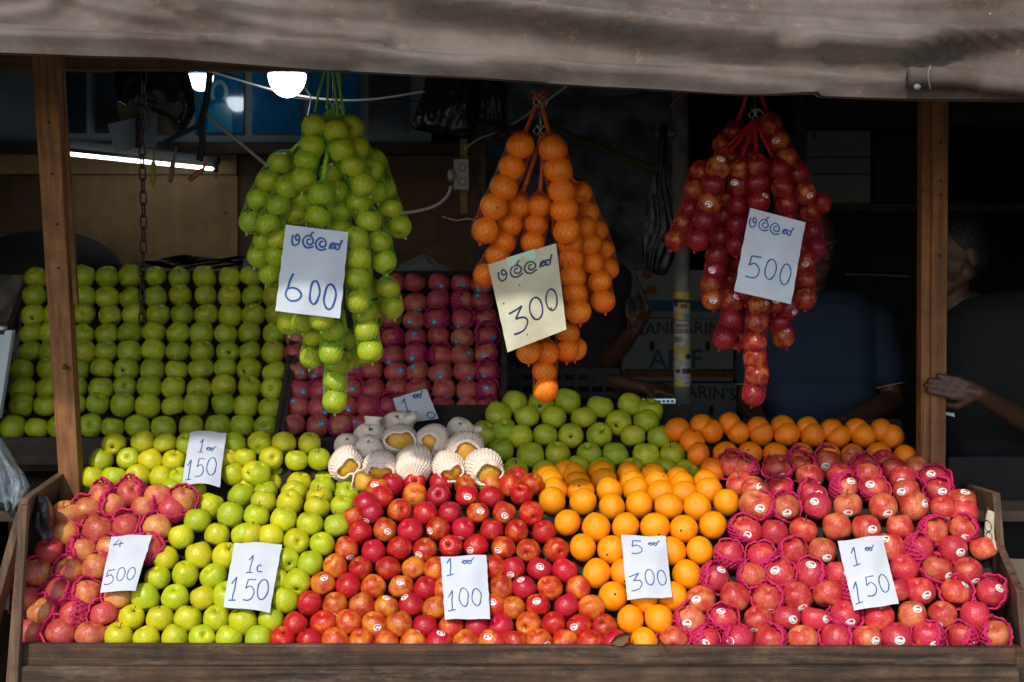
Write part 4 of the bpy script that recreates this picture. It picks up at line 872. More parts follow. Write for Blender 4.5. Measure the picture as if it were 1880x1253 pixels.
for sx, lb in ((-1, 'added dark screen cutting side light at the green apple end'), (1, 'added dark screen cutting side light beyond the gripped post')):
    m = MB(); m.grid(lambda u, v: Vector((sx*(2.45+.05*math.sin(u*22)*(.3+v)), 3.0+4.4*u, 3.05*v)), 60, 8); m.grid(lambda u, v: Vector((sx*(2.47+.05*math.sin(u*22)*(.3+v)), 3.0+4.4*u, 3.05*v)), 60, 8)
    tag(link('light_block_screen', m.mesh('light_block_screen', [MAT['dark_wall']])), lb, 'screen')  # screens added to keep sky light from entering at the sides
m = MB()
a = P(872, 150, 6.7); b = P(1250, 520, 6.7)
m.grid(lambda u, v: Vector((a.x+(b.x-a.x)*u, 6.7+.022*math.sin(v*44), a.z+(b.z-.5-a.z)*v)), 4, 160); m.grid(lambda u, v: Vector((a.x+(b.x-a.x)*u, 6.715+.022*math.sin(v*44), a.z+(b.z-.5-a.z)*v)), 4, 160)
tag(link('corrugated_sheet', m.mesh('corrugated_sheet', [MAT['mottled']])), 'mottled blue grey corrugated sheet at the back behind the orange cluster', 'sheet')
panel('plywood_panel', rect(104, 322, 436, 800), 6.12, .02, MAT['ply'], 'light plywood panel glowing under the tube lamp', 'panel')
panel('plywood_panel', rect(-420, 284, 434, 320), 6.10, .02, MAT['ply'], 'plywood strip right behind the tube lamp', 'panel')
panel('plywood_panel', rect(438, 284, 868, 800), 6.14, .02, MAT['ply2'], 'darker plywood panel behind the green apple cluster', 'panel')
panel('plywood_panel', rect(-420, 322, 100, 800), 6.16, .02, MAT['ply2'], 'dark plywood panel behind the leaning post', 'panel')
panel('shelf_plank', rect(-420, 262, 880, 282), 6.02, .16, MAT['dark_wood'], 'dark plank shelf under the row of blue pictures', 'shelf')
# pictures in a pale mount
MAT['mount'] = M('pale_mount', (.20, .25, .27), .6, var=.3, vscale=5)
panel('mount_board', rect(-380, 122, 792, 261), 6.10, .015, MAT['mount'], 'long pale board carrying the row of blue pictures', 'board')
MAT['blue_pic'] = M('blue_print', (.008, .17, .36), .12, col2=(.004, .09, .24), vscale=9, coat=1)
MAT['dim_pic'] = M('dim_print', (.012, .045, .075), .2, col2=(.03, .025, .02), vscale=7, coat=.5)
MAT['fig'] = M('print_figure', (.16, .36, .40), .25, coat=1)
for i, (x0, x1, mt, fig, lb) in enumerate([(-190, -40, 'dim_pic', 0, 'dim picture at the far end of the row behind the post'), (112, 158, 'dim_pic', 0, 'dim narrow picture next to the leaning post'), (174, 340, 'dim_pic', 0, 'dim picture behind the hanging black bag'),
        (358, 447, 'blue_pic', 1, 'blue picture of a seated figure with pale hair behind the bulb'), (462, 552, 'blue_pic', 0, 'plain deep blue picture behind the large bulb'), (566, 660, 'blue_pic', 0, 'blue picture half hidden by the green apple cluster'), (676, 752, 'dim_pic', 0, 'dim picture right of the green apple cluster')]):
    q = P((x0+x1)/2, 246, 6.08); r = empty('wall_picture', q); tag(r, lb, 'picture', 'pictures along the back wall')
    panel('print', rect(x0, 134, x1, 245), 6.082, .012, MAT[mt], root=r)
    if fig:
        m = MB(); c = lambda u, v: P(x0+(x1-x0)*u, 134+111*v, 6.0805)
        def blob(pts, z=0):
            ce = sum((c(*p) for p in pts), Vector())/len(pts)-Vector((0, z, 0)); m.add([ce]+[c(*p)-Vector((0, z, 0)) for p in pts], [(0, 1+k, 1+(k+1) % len(pts)) for k in range(len(pts))])
        ring = [(.5+.19*math.cos(a), .32+.20*math.sin(a)) for a in [math.pi*.75+k*math.pi*1.5/14 for k in range(15)]]; inn = [(.5+.11*math.cos(a), .33+.14*math.sin(a)) for a in [math.pi*.75+k*math.pi*1.5/14 for k in range(15)]]
        vs = [c(*p)-Vector((0, .001, 0)) for p in ring+inn]; m.add(vs, [(k, k+1, k+16, k+15) for k in range(14)])
        part('figure_hair', m.mesh('figure_hair', [MAT['fig']]), r)
        m = MB(); blob([(.25, .98), (.28, .62), (.42, .50), (.58, .50), (.74, .62), (.78, .98)]); part('figure_robe', m.mesh('figure_robe', [M('print_robe', (.01, .24, .42), .2, coat=1)]), r)
# lamps
def bulb(px, py, Y, rpx, lab, strength):
    c = P(px, py, Y); R = rpx*Y/F; r = empty('hanging_bulb', c); tag(r, lab, 'lamp', 'lit lamps inside the stall')
    m = MB(); n, k = 32, 12
    vs = [c+Vector((R*math.cos(t)*math.cos(a), R*math.cos(t)*math.sin(a), -R*1.22*math.sin(t))) for t in [math.pi/2*j/k for j in range(k)] for a in [2*math.pi*i/n for i in range(n)]]+[c+Vector((0, 0, -R*1.22))]
    fs = [(j*n+i, j*n+(i+1) % n, (j+1)*n+(i+1) % n, (j+1)*n+i) for j in range(k-1) for i in range(n)]+[((k-1)*n+i, (k-1)*n+(i+1) % n, k*n) for i in range(n)]
    m.add(vs, fs); part('glowing_dome', m.mesh('glowing_dome', [M('lit_dome', (.9, .95, 1), .4, emit=(.82, .94, 1), estr=strength)]), r)
    m = MB(); m.tube([c+Vector((0, 0, .0)), c+Vector((0, 0, .02)), c+Vector((0, 0, .06)), c+Vector((0, 0, .075)), c+Vector((0, 0, .11))], [R*.97, R*.95, R*.8, R*.35, R*.3], 24); part('bulb_base', m.mesh('bulb_base', [M('bulb_base', (.10, .15, .22), .35)]), r)
    m = MB(); m.tube(smooth_path([c+Vector((0, 0, .11)), c+Vector((.01, 0, .3)), c+Vector((0, 0, .7))], 5), .003, 6); part('flex', m.mesh('flex', [MAT['wire_b']]), r)
bulb(527, 137, 4.52, 34.5, 'large lit white bulb hanging beside the green apple cluster', 7); bulb(368, 139, 5.7, 23, 'smaller lit bulb hanging before the blue picture', 7)
r = empty('tube_lamp', P(255, 296, 5.85)); tag(r, 'slanting lit fluorescent tube on the back wall', 'lamp', 'lit lamps inside the stall')
m = MB(); m.tube([P(112, 281.5, 5.6), P(396, 311, 5.95)], .0070, 14); part('glowing_tube', m.mesh('glowing_tube', [M('lit_tube', (.9, .95, 1), .4, emit=(.80, .92, 1), estr=6)]), r)
m = MB(); a = P(100, 268, 5.61); b = P(400, 302, 5.98); m.hexa([a, b, b+Vector((0, 0, .03)), a+Vector((0, 0, .03))], [q+Vector((0, .05, 0)) for q in (a, b, b+Vector((0, 0, .03)), a+Vector((0, 0, .03)))]); part('tube_holder', m.mesh('tube_holder', [M('lamp_holder', (.03, .033, .036), .5)]), r)
for t in (0.005, .995):
    q = P(112, 281.5, 5.6).lerp(P(396, 311, 5.95), t); m = MB(); m.box(q+Vector((0, .01, .008)), (.016, .04, .045)); part('end_cap', m.mesh('end_cap', [MAT['matt']]), r)

# cables
def cable(name, pts, rad, mat_, label, cat='cable', group=None):
    m = MB(); m.tube(smooth_path([P(*q) for q in pts], 8), rad, 7); me = m.mesh(name, [mat_]); c = P(*pts[0]); me.transform(Matrix.Translation(-c)); o = link(name, me); o.location = c; return tag(o, label, cat, group)
cable('white_cable', [(333, 100, 5.4), (350, 160, 5.4), (385, 215, 5.3), (440, 262, 5.3), (492, 306, 5.3)], .006, MAT['wire_w'], 'white cable drooping from the small bulb to the green cluster')
cable('white_cable', [(690, 392, 5.3), (745, 391, 5.3), (795, 380, 5.3), (820, 362, 5.28), (828, 342, 5.27)], .006, MAT['wire_w'], 'white cable curving into the wall socket')
cable('grey_cable', [(322, 112, 4.6), (430, 145, 4.6), (520, 170, 4.6), (600, 183, 4.6), (680, 183, 4.6), (780, 168, 4.6)], .0035, MAT['wire_w'], 'grey cable sagging behind the large bulb')
cable('black_cable', [(330, 108, 4.62), (430, 140, 4.62), (530, 178, 4.62), (640, 186, 4.62), (780, 186, 4.62)], .003, MAT['wire_b'], 'thin black cable just below the grey one')
cable('black_cable', [(548, 140, 4.7), (560, 162, 4.6), (570, 178, 4.55), (568, 200, 4.4), (560, 235, 3.9), (556, 262, 3.8)], .0022, MAT['wire_b'], 'black wire hanging from the bulb onto the green apples')
cable('grey_cable', [(852, 275, 5.3), (880, 255, 5.3), (930, 235, 5.3), (990, 195, 5.2), (1045, 155, 5.1)], .003, MAT['wire_w'], 'thin cable rising from the socket behind the orange cluster')
cable('black_cable', [(832, 340, 5.3), (822, 395, 5.3), (800, 440, 5.3), (760, 462, 5.3), (720, 470, 5.3)], .003, MAT['wire_b'], 'black cable looping down from the wall socket')
cable('white_cable', [(812, 398, 5.3), (838, 405, 5.3), (860, 402, 5.3), (885, 410, 5.2)], .0025, MAT['wire_w'], 'short pale wire beside the orange cluster')
cable('black_strap', [(386, 128, 4.9), (380, 180, 4.9), (370, 230, 4.9), (372, 262, 4.9), (366, 296, 4.9)], .012, MAT['matt'], 'black rubber strap hanging in front of the blue picture', 'strap')
cable('black_strap', [(372, 226, 4.88), (350, 238, 4.88), (325, 250, 4.88), (302, 263, 4.88)], .009, MAT['matt'], 'black strap end sticking out toward the chain', 'strap')
for pts, col, lb in (([(282, 272, 5.2), (282, 300, 5.2), (281, 344, 5.2)], (.42, .45, .05), 'yellow green rubber band hanging over the tube lamp'), ([(324, 270, 5.2), (318, 300, 5.2), (314, 322, 5.2), (313, 336, 5.2)], (.32, .13, .10), 'pinkish rubber strip hanging over the tube lamp'), ([(380, 295, 5.2), (372, 312, 5.2), (355, 325, 5.2), (348, 333, 5.2)], (.40, .13, .04), 'orange rubber strip curling at the end of the tube lamp')):
    cable('rubber_strip', pts, [.005]*8+[.010]*(8*(len(pts)-1)-10)+[.006, .004, .002], M('rubber', col, .5), lb, 'rubber strip', 'rubber strips hanging by the lamp')
# chain
m = MB(); zt = 90; y = 100; i = 0
r = empty('iron_chain', P(261, 600, 4.3)); tag(r, 'rusty iron chain hanging before the green apple tray', 'chain'); m = MB(); yy = 60
while yy < 585:
    ll = 26; c0 = P(262+1.5*math.sin(yy*.02), yy, 4.3); c1 = P(262+1.5*math.sin(yy*.02), yy+ll, 4.3); h = (c0.z-c1.z)/2; w = .0085; ce = (c0+c1)/2
    pts = [Vector((w*math.cos(a), 0, h*.62*(1 if math.sin(a) > 0 else -1)+math.sin(a)*h*.38)) for a in [2*math.pi*k/16 for k in range(17)]]
    q = Quaternion((0, 0, 1), .25 if i % 2 else 1.35); m.tube([ce+q @ p for p in pts], .0030, 6, caps=False); yy += ll*.86; i += 1
part('chain_links', m.mesh('chain_links', [MAT['dsteel']]), r)
m = MB(); m.tube(smooth_path([P(263, 580, 4.3), P(264, 592, 4.29), P(268, 596, 4.28), P(270, 590, 4.28)], 5), .002, 6); part('end_hook', m.mesh('end_hook', [MAT['dsteel']]), r)

# papers and notebook under the hanging black bag
def sheet(name, quad, Y, mat_, label, cat='paper', bend=.01, lines=0):
    a = [P(*q, Y) for q in quad]
    def sp(u, v, off=0): return a[0].lerp(a[1], u).lerp(a[3].lerp(a[2], u), v)+Vector((0, bend*math.sin(u*3)*math.sin(v*2+.5)+off, 0))
    r = empty(name, a[0]); tag(r, label, cat)
    m = MB(); m.grid(lambda u, v: sp(u, v), 10, 10); m.grid(lambda u, v: sp(u, v, .001), 10, 10); part('leaf', m.mesh('leaf', [mat_]), r)
    for k in range(lines):
        m = MB(); m.grid(lambda u, v: sp(.12+(.7)*u, .2+.7*k/lines+.012*v, -.0012), 8, 1); part('ruled_line', m.mesh('ruled_line', [M('pencil', (.10, .13, .16), .8)]), r)
    return r
MAT['dim_paper'] = M('dim_paper', (.22, .28, .33), .8, var=.15)
sheet('note_sheet', [(198, 228), (248, 216), (250, 270), (210, 281)], 5.0, MAT['dim_paper'], 'ruled note sheet hanging left of the chain', lines=6)
sheet('note_sheet', [(252, 206), (290, 191), (287, 270), (250, 272)], 5.03, MAT['dim_paper'], 'blank note sheet hanging behind the chain', lines=1)
sheet('yellow_sheet', [(214, 190), (280, 192), (276, 222), (222, 226)], 5.06, M('yellow_card', (.20, .19, .06), .8, var=.3), 'yellow printed sheet tucked under the black bag')
sheet('cardboard_piece', [(288, 196), (302, 196), (322, 246), (286, 246)], 5.06, M('dim_cardboard', (.20, .15, .11), .8, var=.2), 'piece of brown cardboard hanging by the note sheets', 'cardboard', lines=2)
m = MB(); m.hexa([P(248, 272, 4.98), P(258, 272, 4.98), P(260, 208, 4.98), P(250, 208, 4.98)], [q+Vector((0, .012, 0)) for q in (P(248, 272, 4.98), P(258, 272, 4.98), P(260, 208, 4.98), P(250, 208, 4.98))]); tag(link('black_band', m.mesh('black_band', [MAT['matt']])), 'black band clamping the note sheets', 'band')
# black plastic bags
def crumple_bag(name, left, right, Y, dep, label, mat_=None, amp=.02, seed=0, cat='plastic bag', rib=.25):
    n = len(left)-1
    def at(L, v): 
        k = min(int(v*n), n-1); f = v*n-k; return (L[k][0]*(1-f)+L[k+1][0]*f, L[k][1]*(1-f)+L[k+1][1]*f)
    def sp(u, v):
        a = P(*at(left, v), Y); b = P(*at(right, v), Y); c = (a+b)/2; h = (b-a)/2; t = 2*math.pi*u
        p = c+h*math.cos(t)+Vector((0, -dep*math.sin(t)*(.25+.75*math.sin(math.pi*min(1, v*.9+.05))), 0))
        q = Vector((p.x*9+seed, p.y*9, p.z*5)); return p+Vector((mnoise.noise(q), mnoise.noise(q+Vector((7, 3, 1))), mnoise.noise(q+Vector((1, 9, 4)))))*amp+Vector((0, -1, 0))*amp*.8*abs(mnoise.noise(q*2.4))+Vector((0, -rib*amp*math.sin(u*60+5*mnoise.noise(q)), 0))
    m = MB(); m.grid(sp, 90, 40); me = m.mesh(name, [mat_ or MAT['black']]); c = P(*left[0], Y); me.transform(Matrix.Translation(-c)); o = link(name, me); o.location = c
    return tag(o, label, cat, None)
crumple_bag('plastic_bag', [(215, 110), (207, 160), (216, 190), (250, 200), (300, 190)], [(340, 110), (352, 160), (356, 200), (345, 228), (335, 236)], 4.95, .07, 'torn black plastic bag hanging above the note sheets', seed=1)
crumple_bag('plastic_bag', [(782, 130), (772, 180), (762, 210), (753, 232), (760, 240)], [(884, 130), (884, 180), (882, 215), (876, 245), (850, 252)], 5.1, .05, 'wide black plastic bag hanging left of the orange cluster', seed=2)
crumple_bag('plastic_bag', [(898, 140), (892, 170), (884, 190), (876, 212), (880, 220)], [(922, 140), (928, 170), (932, 195), (930, 225), (926, 234)], 5.0, .05, 'small black plastic bag flaring just beside the orange cluster', seed=3)
crumple_bag('plastic_bag', [(1212, 225), (1204, 290), (1186, 360), (1172, 440), (1182, 490), (1200, 500)], [(1226, 225), (1232, 290), (1236, 360), (1238, 440), (1232, 490), (1222, 504)], 4.5, .05, 'long black plastic bag tied to the metal pole', seed=4)
crumple_bag('plastic_bag', [(92, 915), (80, 935), (74, 965), (78, 985)], [(108, 918), (112, 935), (110, 960), (98, 990)], 3.72, .03, 'crumpled black plastic stuffed inside the bin corner', seed=5, amp=.055, rib=0)
MAT['clear'] = M('clear_plastic', (.62, .72, .78), .15, trans=.85, bump=.6, bscale=25)
crumple_bag('clear_bag', [(-60, 790), (-60, 850), (-60, 900), (-40, 925)], [(4, 800), (30, 850), (52, 880), (22, 930)], 3.9, .07, 'crumpled clear plastic bag at the edge below the tray', MAT['clear'], seed=6, amp=.045)
crumple_bag('clear_bag', [(452, 468), (442, 485), (438, 500)], [(480, 440), (488, 470), (480, 500)], 5.05, .03, 'bluish plastic wrap peeking out behind the green tray', M('blue_wrap', (.10, .15, .19), .3), seed=7, amp=.02)
crumple_bag('purple_bag', [(905, 232), (898, 250), (905, 262)], [(965, 215), (985, 228), (950, 256)], 5.3, .03, 'crumpled dark purple bag behind the orange cluster', M('purple_plastic', (.05, .02, .04), .5), seed=8)
crumple_bag('plastic_sheet', [(770, 466), (735, 490), (720, 515)], [(785, 466), (825, 490), (850, 515)], 5.25, .03, 'folded grey plastic sheet behind the red back tray', M('grey_sheet', (.10, .11, .115), .5), seed=9, amp=.01, cat='sheet')
# things standing behind the green tray
m = MB()
c = P(85, 500, 5.6); m.ball(c, .30, 40, 16, (1, .7, .56)); tag(link('black_basin', m.mesh('black_basin', [MAT['matt']])), 'upturned black basin behind the leaning post', 'basin')
r = empty('paper_pile', P(350, 492, 5.3)); tag(r, 'pile of papers and flat packs lying behind the green tray', 'paper pile')
for k in range(5):
    m = MB(); a = P(215+14*k, 494-5*k, 5.25); b = P(470-10*k, 490-4*k, 5.25); m.grid(lambda u, v: a.lerp(b, u)+Vector((0, .25*v, .008*math.sin(u*9+k)+.004)), 20, 3); m.grid(lambda u, v: a.lerp(b, u)+Vector((0, .25*v, .008*math.sin(u*9+k))), 20, 3)
    part('flat_pack', m.mesh('flat_pack', [M('pack_%d' % k, [(.05, .06, .07), (.10, .13, .16), (.05, .04, .03), (.13, .18, .22), (.08, .08, .08)][k], .5)]), r)
# moulded pulp tray and white box at the edge
MAT['pulp'] = M('brown_pulp', (.17, .145, .13), .95, var=.25, vscale=12)
m = MB(); a, b, c, d = P(-90, 505, 5.0), P(44, 505, 5.0), P(28, 760, 4.6), P(-90, 760, 4.6)
f = lambda u, v, o=0: a.lerp(b, u).lerp(d.lerp(c, u), v)+Vector((0, -.03*math.cos(u*14)*math.cos(v*24)+o, 0))
m.grid(lambda u, v: f(u, v), 40, 70); m.grid(lambda u, v: f(u, v, .006), 40, 70); tag(link('pulp_tray', m.mesh('pulp_tray', [MAT['pulp']])), 'moulded brown pulp fruit tray leaning beside the green apples', 'tray')
r = empty('foam_box', P(0, 760, 4.3)); tag(r, 'white foam box edge beside the green apple tray', 'box')
MAT['wbox'] = M('white_polystyrene', (.55, .62, .66), .7, bump=.2, bscale=80)
m = MB(); f = [P(-16, 770, 4.3), P(-2, 770, 4.3), P(23, 607, 4.3), P(8, 607, 4.3)]; m.hexa(f, [q+Vector((0, .03, .0)) for q in f]); part('box_side', bevelled(m.mesh('box_side', [MAT['wbox']]), .004), r)
m = MB(); f = [P(-120, 770, 4.33), P(-16, 770, 4.33), P(8, 615, 4.33), P(-120, 615, 4.33)]; m.hexa(f, [q+Vector((0, .02, 0)) for q in f]); part('box_front', m.mesh('box_front', [MAT['wbox']]), r)
m = MB(); m.hexa([P(-120, 606, 4.3), P(7, 606, 4.3), P(7, 600, 4.3), P(-120, 600, 4.3)], [q+Vector((0, .03, 0)) for q in (P(-120, 606, 4.3), P(7, 606, 4.3), P(7, 600, 4.3), P(-120, 600, 4.3))]); part('box_rim', m.mesh('box_rim', [MAT['wbox']]), r)

# socket post
panel('upright_batten', rect(866, 150, 892, 520), 5.36, .05, wood('dim_batten', (.09, .06, .04), (.05, .03, .02), 'Z'), 'dark wooden upright behind the wall socket', 'upright')
panel('yellow_strip', rect(845, 255, 858, 392), 5.34, .02, M('yellow_paint', (.30, .20, .02), .6, var=.5, vscale=20), 'narrow yellow strip behind the wall socket', 'strip')
r = empty('wall_socket', P(845, 348, 5.3)); tag(r, 'white double wall socket left of the orange cluster', 'socket')
MAT['plas'] = M('ivory_plastic', (.38, .38, .34), .5)
panel('socket_plate', rect(833, 293, 860, 348), 5.30, .035, MAT['plas'], root=r)
for y in (308, 334):
    m = MB(); c = P(849, y, 5.298); m.tube([c+Vector((.013*math.cos(a), 0, .013*math.sin(a))) for a in [k*math.pi/8 for k in range(17)]], .0016, 5, caps=False); part('outlet_ring', m.mesh('outlet_ring', [M('outlet_grey', (.16, .16, .15), .5)]), r)
m = MB(); c = P(828, 322, 5.28); m.ball(c, .02, sc=(.7, .8, 1.2)); part('plug', m.mesh('plug', [MAT['plas']]), r)
# bamboo and bars in front of the corrugated sheet
cable('yellow_pole', [(1000, 230, 6.2), (1070, 260, 6.1), (1140, 286, 6.0), (1215, 318, 5.9)], .017, M('yellow_bamboo', (.13, .12, .02), .6, var=.3, vscale=10), 'slanting yellow bamboo pole behind the orange cluster', 'pole')
cable('blue_bar', [(955, 192, 6.0), (1090, 184, 5.9), (1226, 174, 5.8)], .011, M('blue_bar', (.04, .06, .07), .5), 'thin blue grey bar under the awning behind the orange cluster', 'bar')
cable('rope_end', [(1205, 245, 4.7), (1225, 248, 4.68), (1240, 244, 4.66)], .006, M('rope', (.20, .11, .06), .9), 'short rope end tied round the metal pole', 'rope')
cable('orange_string', [(1228, 200, 4.66), (1245, 180, 4.64), (1262, 172, 4.66)], .004, M('orange_string', (.25, .07, .03), .9), 'orange string tied near the top of the metal pole', 'string')
# metal pole with taped labels
r = empty('metal_pole', P(1250, 790, 4.7)); tag(r, 'grey metal pole wrapped in yellow and white stickers', 'pole')
m = MB(); m.tube([P(1248, 60, 4.7), P(1254, 900, 4.7)], .0275, 24); part('pole_tube', m.mesh('pole_tube', [MAT['pipe']]), r)
m = MB(); m.tube([P(1250, 110, 4.7), P(1254, 130, 4.7)], .03, 20)
SC = {'y': (.48, .34, .02), 'w': (.42, .37, .34), 'k': (.02, .02, .02), 'g': (.20, .16, .13), 'p': (.12, .03, .10), 'b': (.14, .24, .34), 'l': (.38, .30, .38)}
STM = {k: M('pole_sticker_'+k, v, .5, var=.35, vscale=60) for k, v in SC.items()}
def wrap(px0, px1, y0, y1, key, lift):
    cx = lambda y: 1248+6*(y-60)/840; rr = .0275+lift
    def sp(u, v):
        y = y0+(y1-y0)*v; c = P(cx(y), y, 4.7); px = px0+(px1-px0)*u; s = max(-.985, min(.985, (px-1252)/15.2)); a = math.asin(s)
        return c+Vector((rr*math.sin(a), -rr*math.cos(a), 0))
    m = MB(); m.grid(sp, 14, 2); part('pole_sticker', m.mesh('pole_sticker', [STM[key]]), r)
wrap(1236.5, 1267.5, 536, 709, 'w', .0006)
for a in [(1236.5, 1252, 535, 549, 'y', .002), (1254, 1267.5, 537, 551, 'y', .0022), (1236.5, 1267.5, 549, 556, 'k', .0012), (1243, 1264, 556, 568, 'y', .0014), (1248, 1260, 558, 566, 'p', .0018), (1238, 1244, 553, 563, 'k', .0016), (1236.5, 1256, 574, 584, 'y', .0013), (1255, 1267, 576, 584, 'b', .0014),
          (1236.5, 1267.5, 586, 612, 'g', .0011), (1240, 1262, 590, 594, 'w', .0016), (1238, 1266, 600, 604, 'l', .0016), (1237, 1250, 618, 628, 'g', .0013), (1237, 1267.5, 638, 649, 'y', .0013), (1239, 1256, 646, 664, 'y', .0016), (1241, 1253, 650, 660, 'w', .002), (1257, 1267.5, 650, 659, 'k', .0017), (1250, 1267.5, 676, 686, 'k', .0015), (1239, 1247, 678, 684, 'k', .0015), (1248, 1266, 664, 672, 'l', .0013), (1248, 1266, 688, 696, 'l', .0013), (1237, 1267.5, 699, 709, 'y', .0013), (1252, 1266, 700, 705, 'b', .0017)]: wrap(*a)
# fruit cartons
MAT['carton'] = M('pale_carton', (.25, .28, .29), .8, var=.2); MAT['cblue'] = M('carton_blue', (.02, .09, .17), .8); MAT['ctext'] = M('carton_grey_print', (.05, .055, .06), .8); MAT['corange'] = M('carton_orange', (.26, .085, .015), .8, var=.3, vscale=30); MAT['cgreen'] = M('carton_green', (.03, .06, .02), .8)
def text_mesh(s, size, mat_, ext=.0004, arc=0):
    cu = bpy.data.curves.new('printed_text', 'FONT'); cu.body = s; cu.size = size; cu.extrude = ext; cu.align_x = 'CENTER'; cu.align_y = 'CENTER'; cu.offset = size*.014
    o = bpy.data.objects.new('printed_text', cu); C.objects.link(o); dg = bpy.context.evaluated_depsgraph_get(); me = bpy.data.meshes.new_from_object(o.evaluated_get(dg)); bpy.data.objects.remove(o)
    me.materials.clear(); me.materials.append(mat_)
    for v in me.vertices:
        if arc: v.co.y -= arc*v.co.x**2
    me.transform(Matrix.Rotation(math.pi/2, 4, 'X')); return me
def carton(x0, y0, x1, y1, Y, lab, txt=True):
    r = empty('fruit_carton', P((x0+x1)/2, y1, Y)); tag(r, lab, 'carton', 'printed fruit cartons stacked behind the pole')
    o = panel('carton_box', rect(x0, y0, x1, y1), Y, .34, MAT['carton'], root=r)
    k = (y1-y0)/115
    if txt:
        me = text_mesh("MANDARIN'S", .072, MAT['ctext'], arc=.28); me.transform(Matrix.Translation(P((x0+x1)/2+8, y0+17*k, Y-.001))); part('printed_name', me, r)
        me = text_mesh('ARIF', .115, MAT['cblue']); me.transform(Matrix.Translation(P((x0+x1)/2-3, y0+76*k, Y-.001))); part('printed_name', me, r)
        for i in range(16):
            m = MB(); q = P(x0+8+(x1-x0-16)*i/15, y0+101*k, Y-.0015); m.ball(q, .022, 10, 8, (1, .04, .8)); part('printed_fruit', m.mesh('printed_fruit', [MAT['corange']]), r)
            m = MB(); q = P(x0+8+(x1-x0-16)*i/15+3, y0+95*k, Y-.003); m.ball(q, .012, 8, 6, (1.3, .04, .5)); part('printed_leaf', m.mesh('printed_leaf', [MAT['cgreen']]), r)
    for fx in (.27, .77):
        m = MB(); q = P(x0+(x1-x0)*fx, y0+50*k, Y-.001); m.ball(q, .022, 14, 10, (.5, .06, 1)); part('hand_hole', m.mesh('hand_hole', [MAT['matt']]), r)
carton(1142, 586, 1346, 700, 5.9, 'middle printed mandarin carton behind the stickered pole'); carton(1150, 704, 1352, 820, 5.88, 'lowest printed mandarin carton just above the oranges')
r = empty('fruit_carton', P(1245, 585, 5.95)); tag(r, 'topmost pale carton with a dark blue stripe', 'carton', 'printed fruit cartons stacked behind the pole')
panel('carton_box', rect(1150, 497, 1346, 584), 5.95, .3, MAT['carton'], root=r); panel('blue_stripe', rect(1150, 552, 1346, 572), 5.947, .002, MAT['cblue'], root=r)
for (x, y) in ((1188, 504), (1196, 532), (1178, 537)):
    m = MB(); m.ball(P(x, y, 5.948), .022, 10, 8, (1, .06, .8)); part('printed_fruit', m.mesh('printed_fruit', [MAT['corange']]), r)
for i, (y0, y1, lb) in enumerate(((241, 288, 'upper grey white carton on the back rack'), (290, 373, 'lower grey white carton on the back rack'))):
    r = empty('plain_carton', P(1540, y1, 6.3)); tag(r, lb, 'carton', 'plain cartons on the back rack'); panel('carton_box', rect(1482, y0, 1598, y1), 6.3, .3, M('dim_carton', (.20, .22, .23), .8, var=.1), root=r)
    panel('lid_seam' if i else 'hand_hole', rect(1482, 319, 1598, 321) if i else rect(1492, 244, 1496, 256), 6.297, .002, MAT['matt'], root=r)
panel('dark_plank', rect(1482, 182, 1692, 237), 6.3, .05, wood('red_brown_plank', (.055, .028, .014), (.03, .015, .01), 'X'), 'dark red brown plank above the plain cartons', 'plank')
panel('rack_shelf', rect(1470, 375, 1900, 388), 6.2, .4, MAT['dark_wood'], 'dark shelf board under the plain cartons', 'shelf')
panel('red_carton', rect(1606, 250, 1690, 372), 6.32, .3, M('dim_red_box', (.028, .012, .010), .8, var=.4), 'dim reddish carton beside the plain cartons', 'carton')
panel('grey_post', rect(1458, 170, 1480, 420), 6.0, .05, M('grey_wood', (.035, .035, .035), .8, var=.3), 'thin grey post behind the red apple cluster', 'post')
panel('thin_beam', rect(1745, 178, 2000, 232), 6.2, .05, wood('olive_plank', (.05, .04, .012), (.03, .022, .008), 'X'), 'olive brown beam high behind the gripped post', 'beam')
cable('steel_bar', [(1552, 504, 6.0), (1610, 505, 6.0), (1672, 508, 6.0)], .012, M('dull_steel', (.06, .06, .06), .35, .8), 'dull steel bar behind the vendor shoulder', 'bar')
# plastic crate behind the middle heap
r = empty('plastic_crate', P(1035, 760, 5.0)); tag(r, 'black slatted plastic crate behind the middle green heap', 'crate')
for k in range(4): panel('slat', rect(928, 676+22*k, 1138, 688+22*k), 5.0, .012, MAT['matt'], root=r)
for k in range(9): panel('rib', rect(928+25.5*k, 676, 934+25.5*k, 760), 4.995, .02, MAT['matt'], root=r)
panel('back_side', rect(928, 676, 1138, 764), 5.3, .012, MAT['black'], root=r)
panel('upright_edge', rect(918, 470, 930, 800), 4.93, .03, wood('grey_upright', (.05, .045, .04), (.03, .026, .022), 'Z'), 'grey wooden upright at the end of the red back tray', 'upright')
# weighing scale
r = empty('weighing_scale', P(1205, 770, 4.75)); tag(r, 'pale weighing scale with lit display behind the green heap', 'scale')
MAT['scale'] = M('scale_body', (.30, .33, .35), .4)
m = MB(); f = [P(1160, 800, 4.62), P(1242, 800, 4.62), P(1242, 747, 4.62), P(1176, 747, 4.62)]; m.hexa(f, [q+Vector((0, .22, .0)) for q in f]); part('scale_body', bevelled(m.mesh('scale_body', [MAT['scale']]), .006), r)
m = MB(); m.box((P(1205, 742, 4.66).x, 4.72, P(1205, 743, 4.7).z), (.17, .24, .008)); part('scale_plate', m.mesh('scale_plate', [MAT['steel']]), r)
panel('display', rect(1180, 733, 1240, 741), 4.615, .01, M('lit_display', (.1, .15, .2), .3, emit=(.35, .5, .62), estr=.5), root=r)
for k in range(7): panel('display_digit', rect(1184+8*k, 735, 1189+8*k, 739.5), 4.613, .001, MAT['ctext'], root=r)
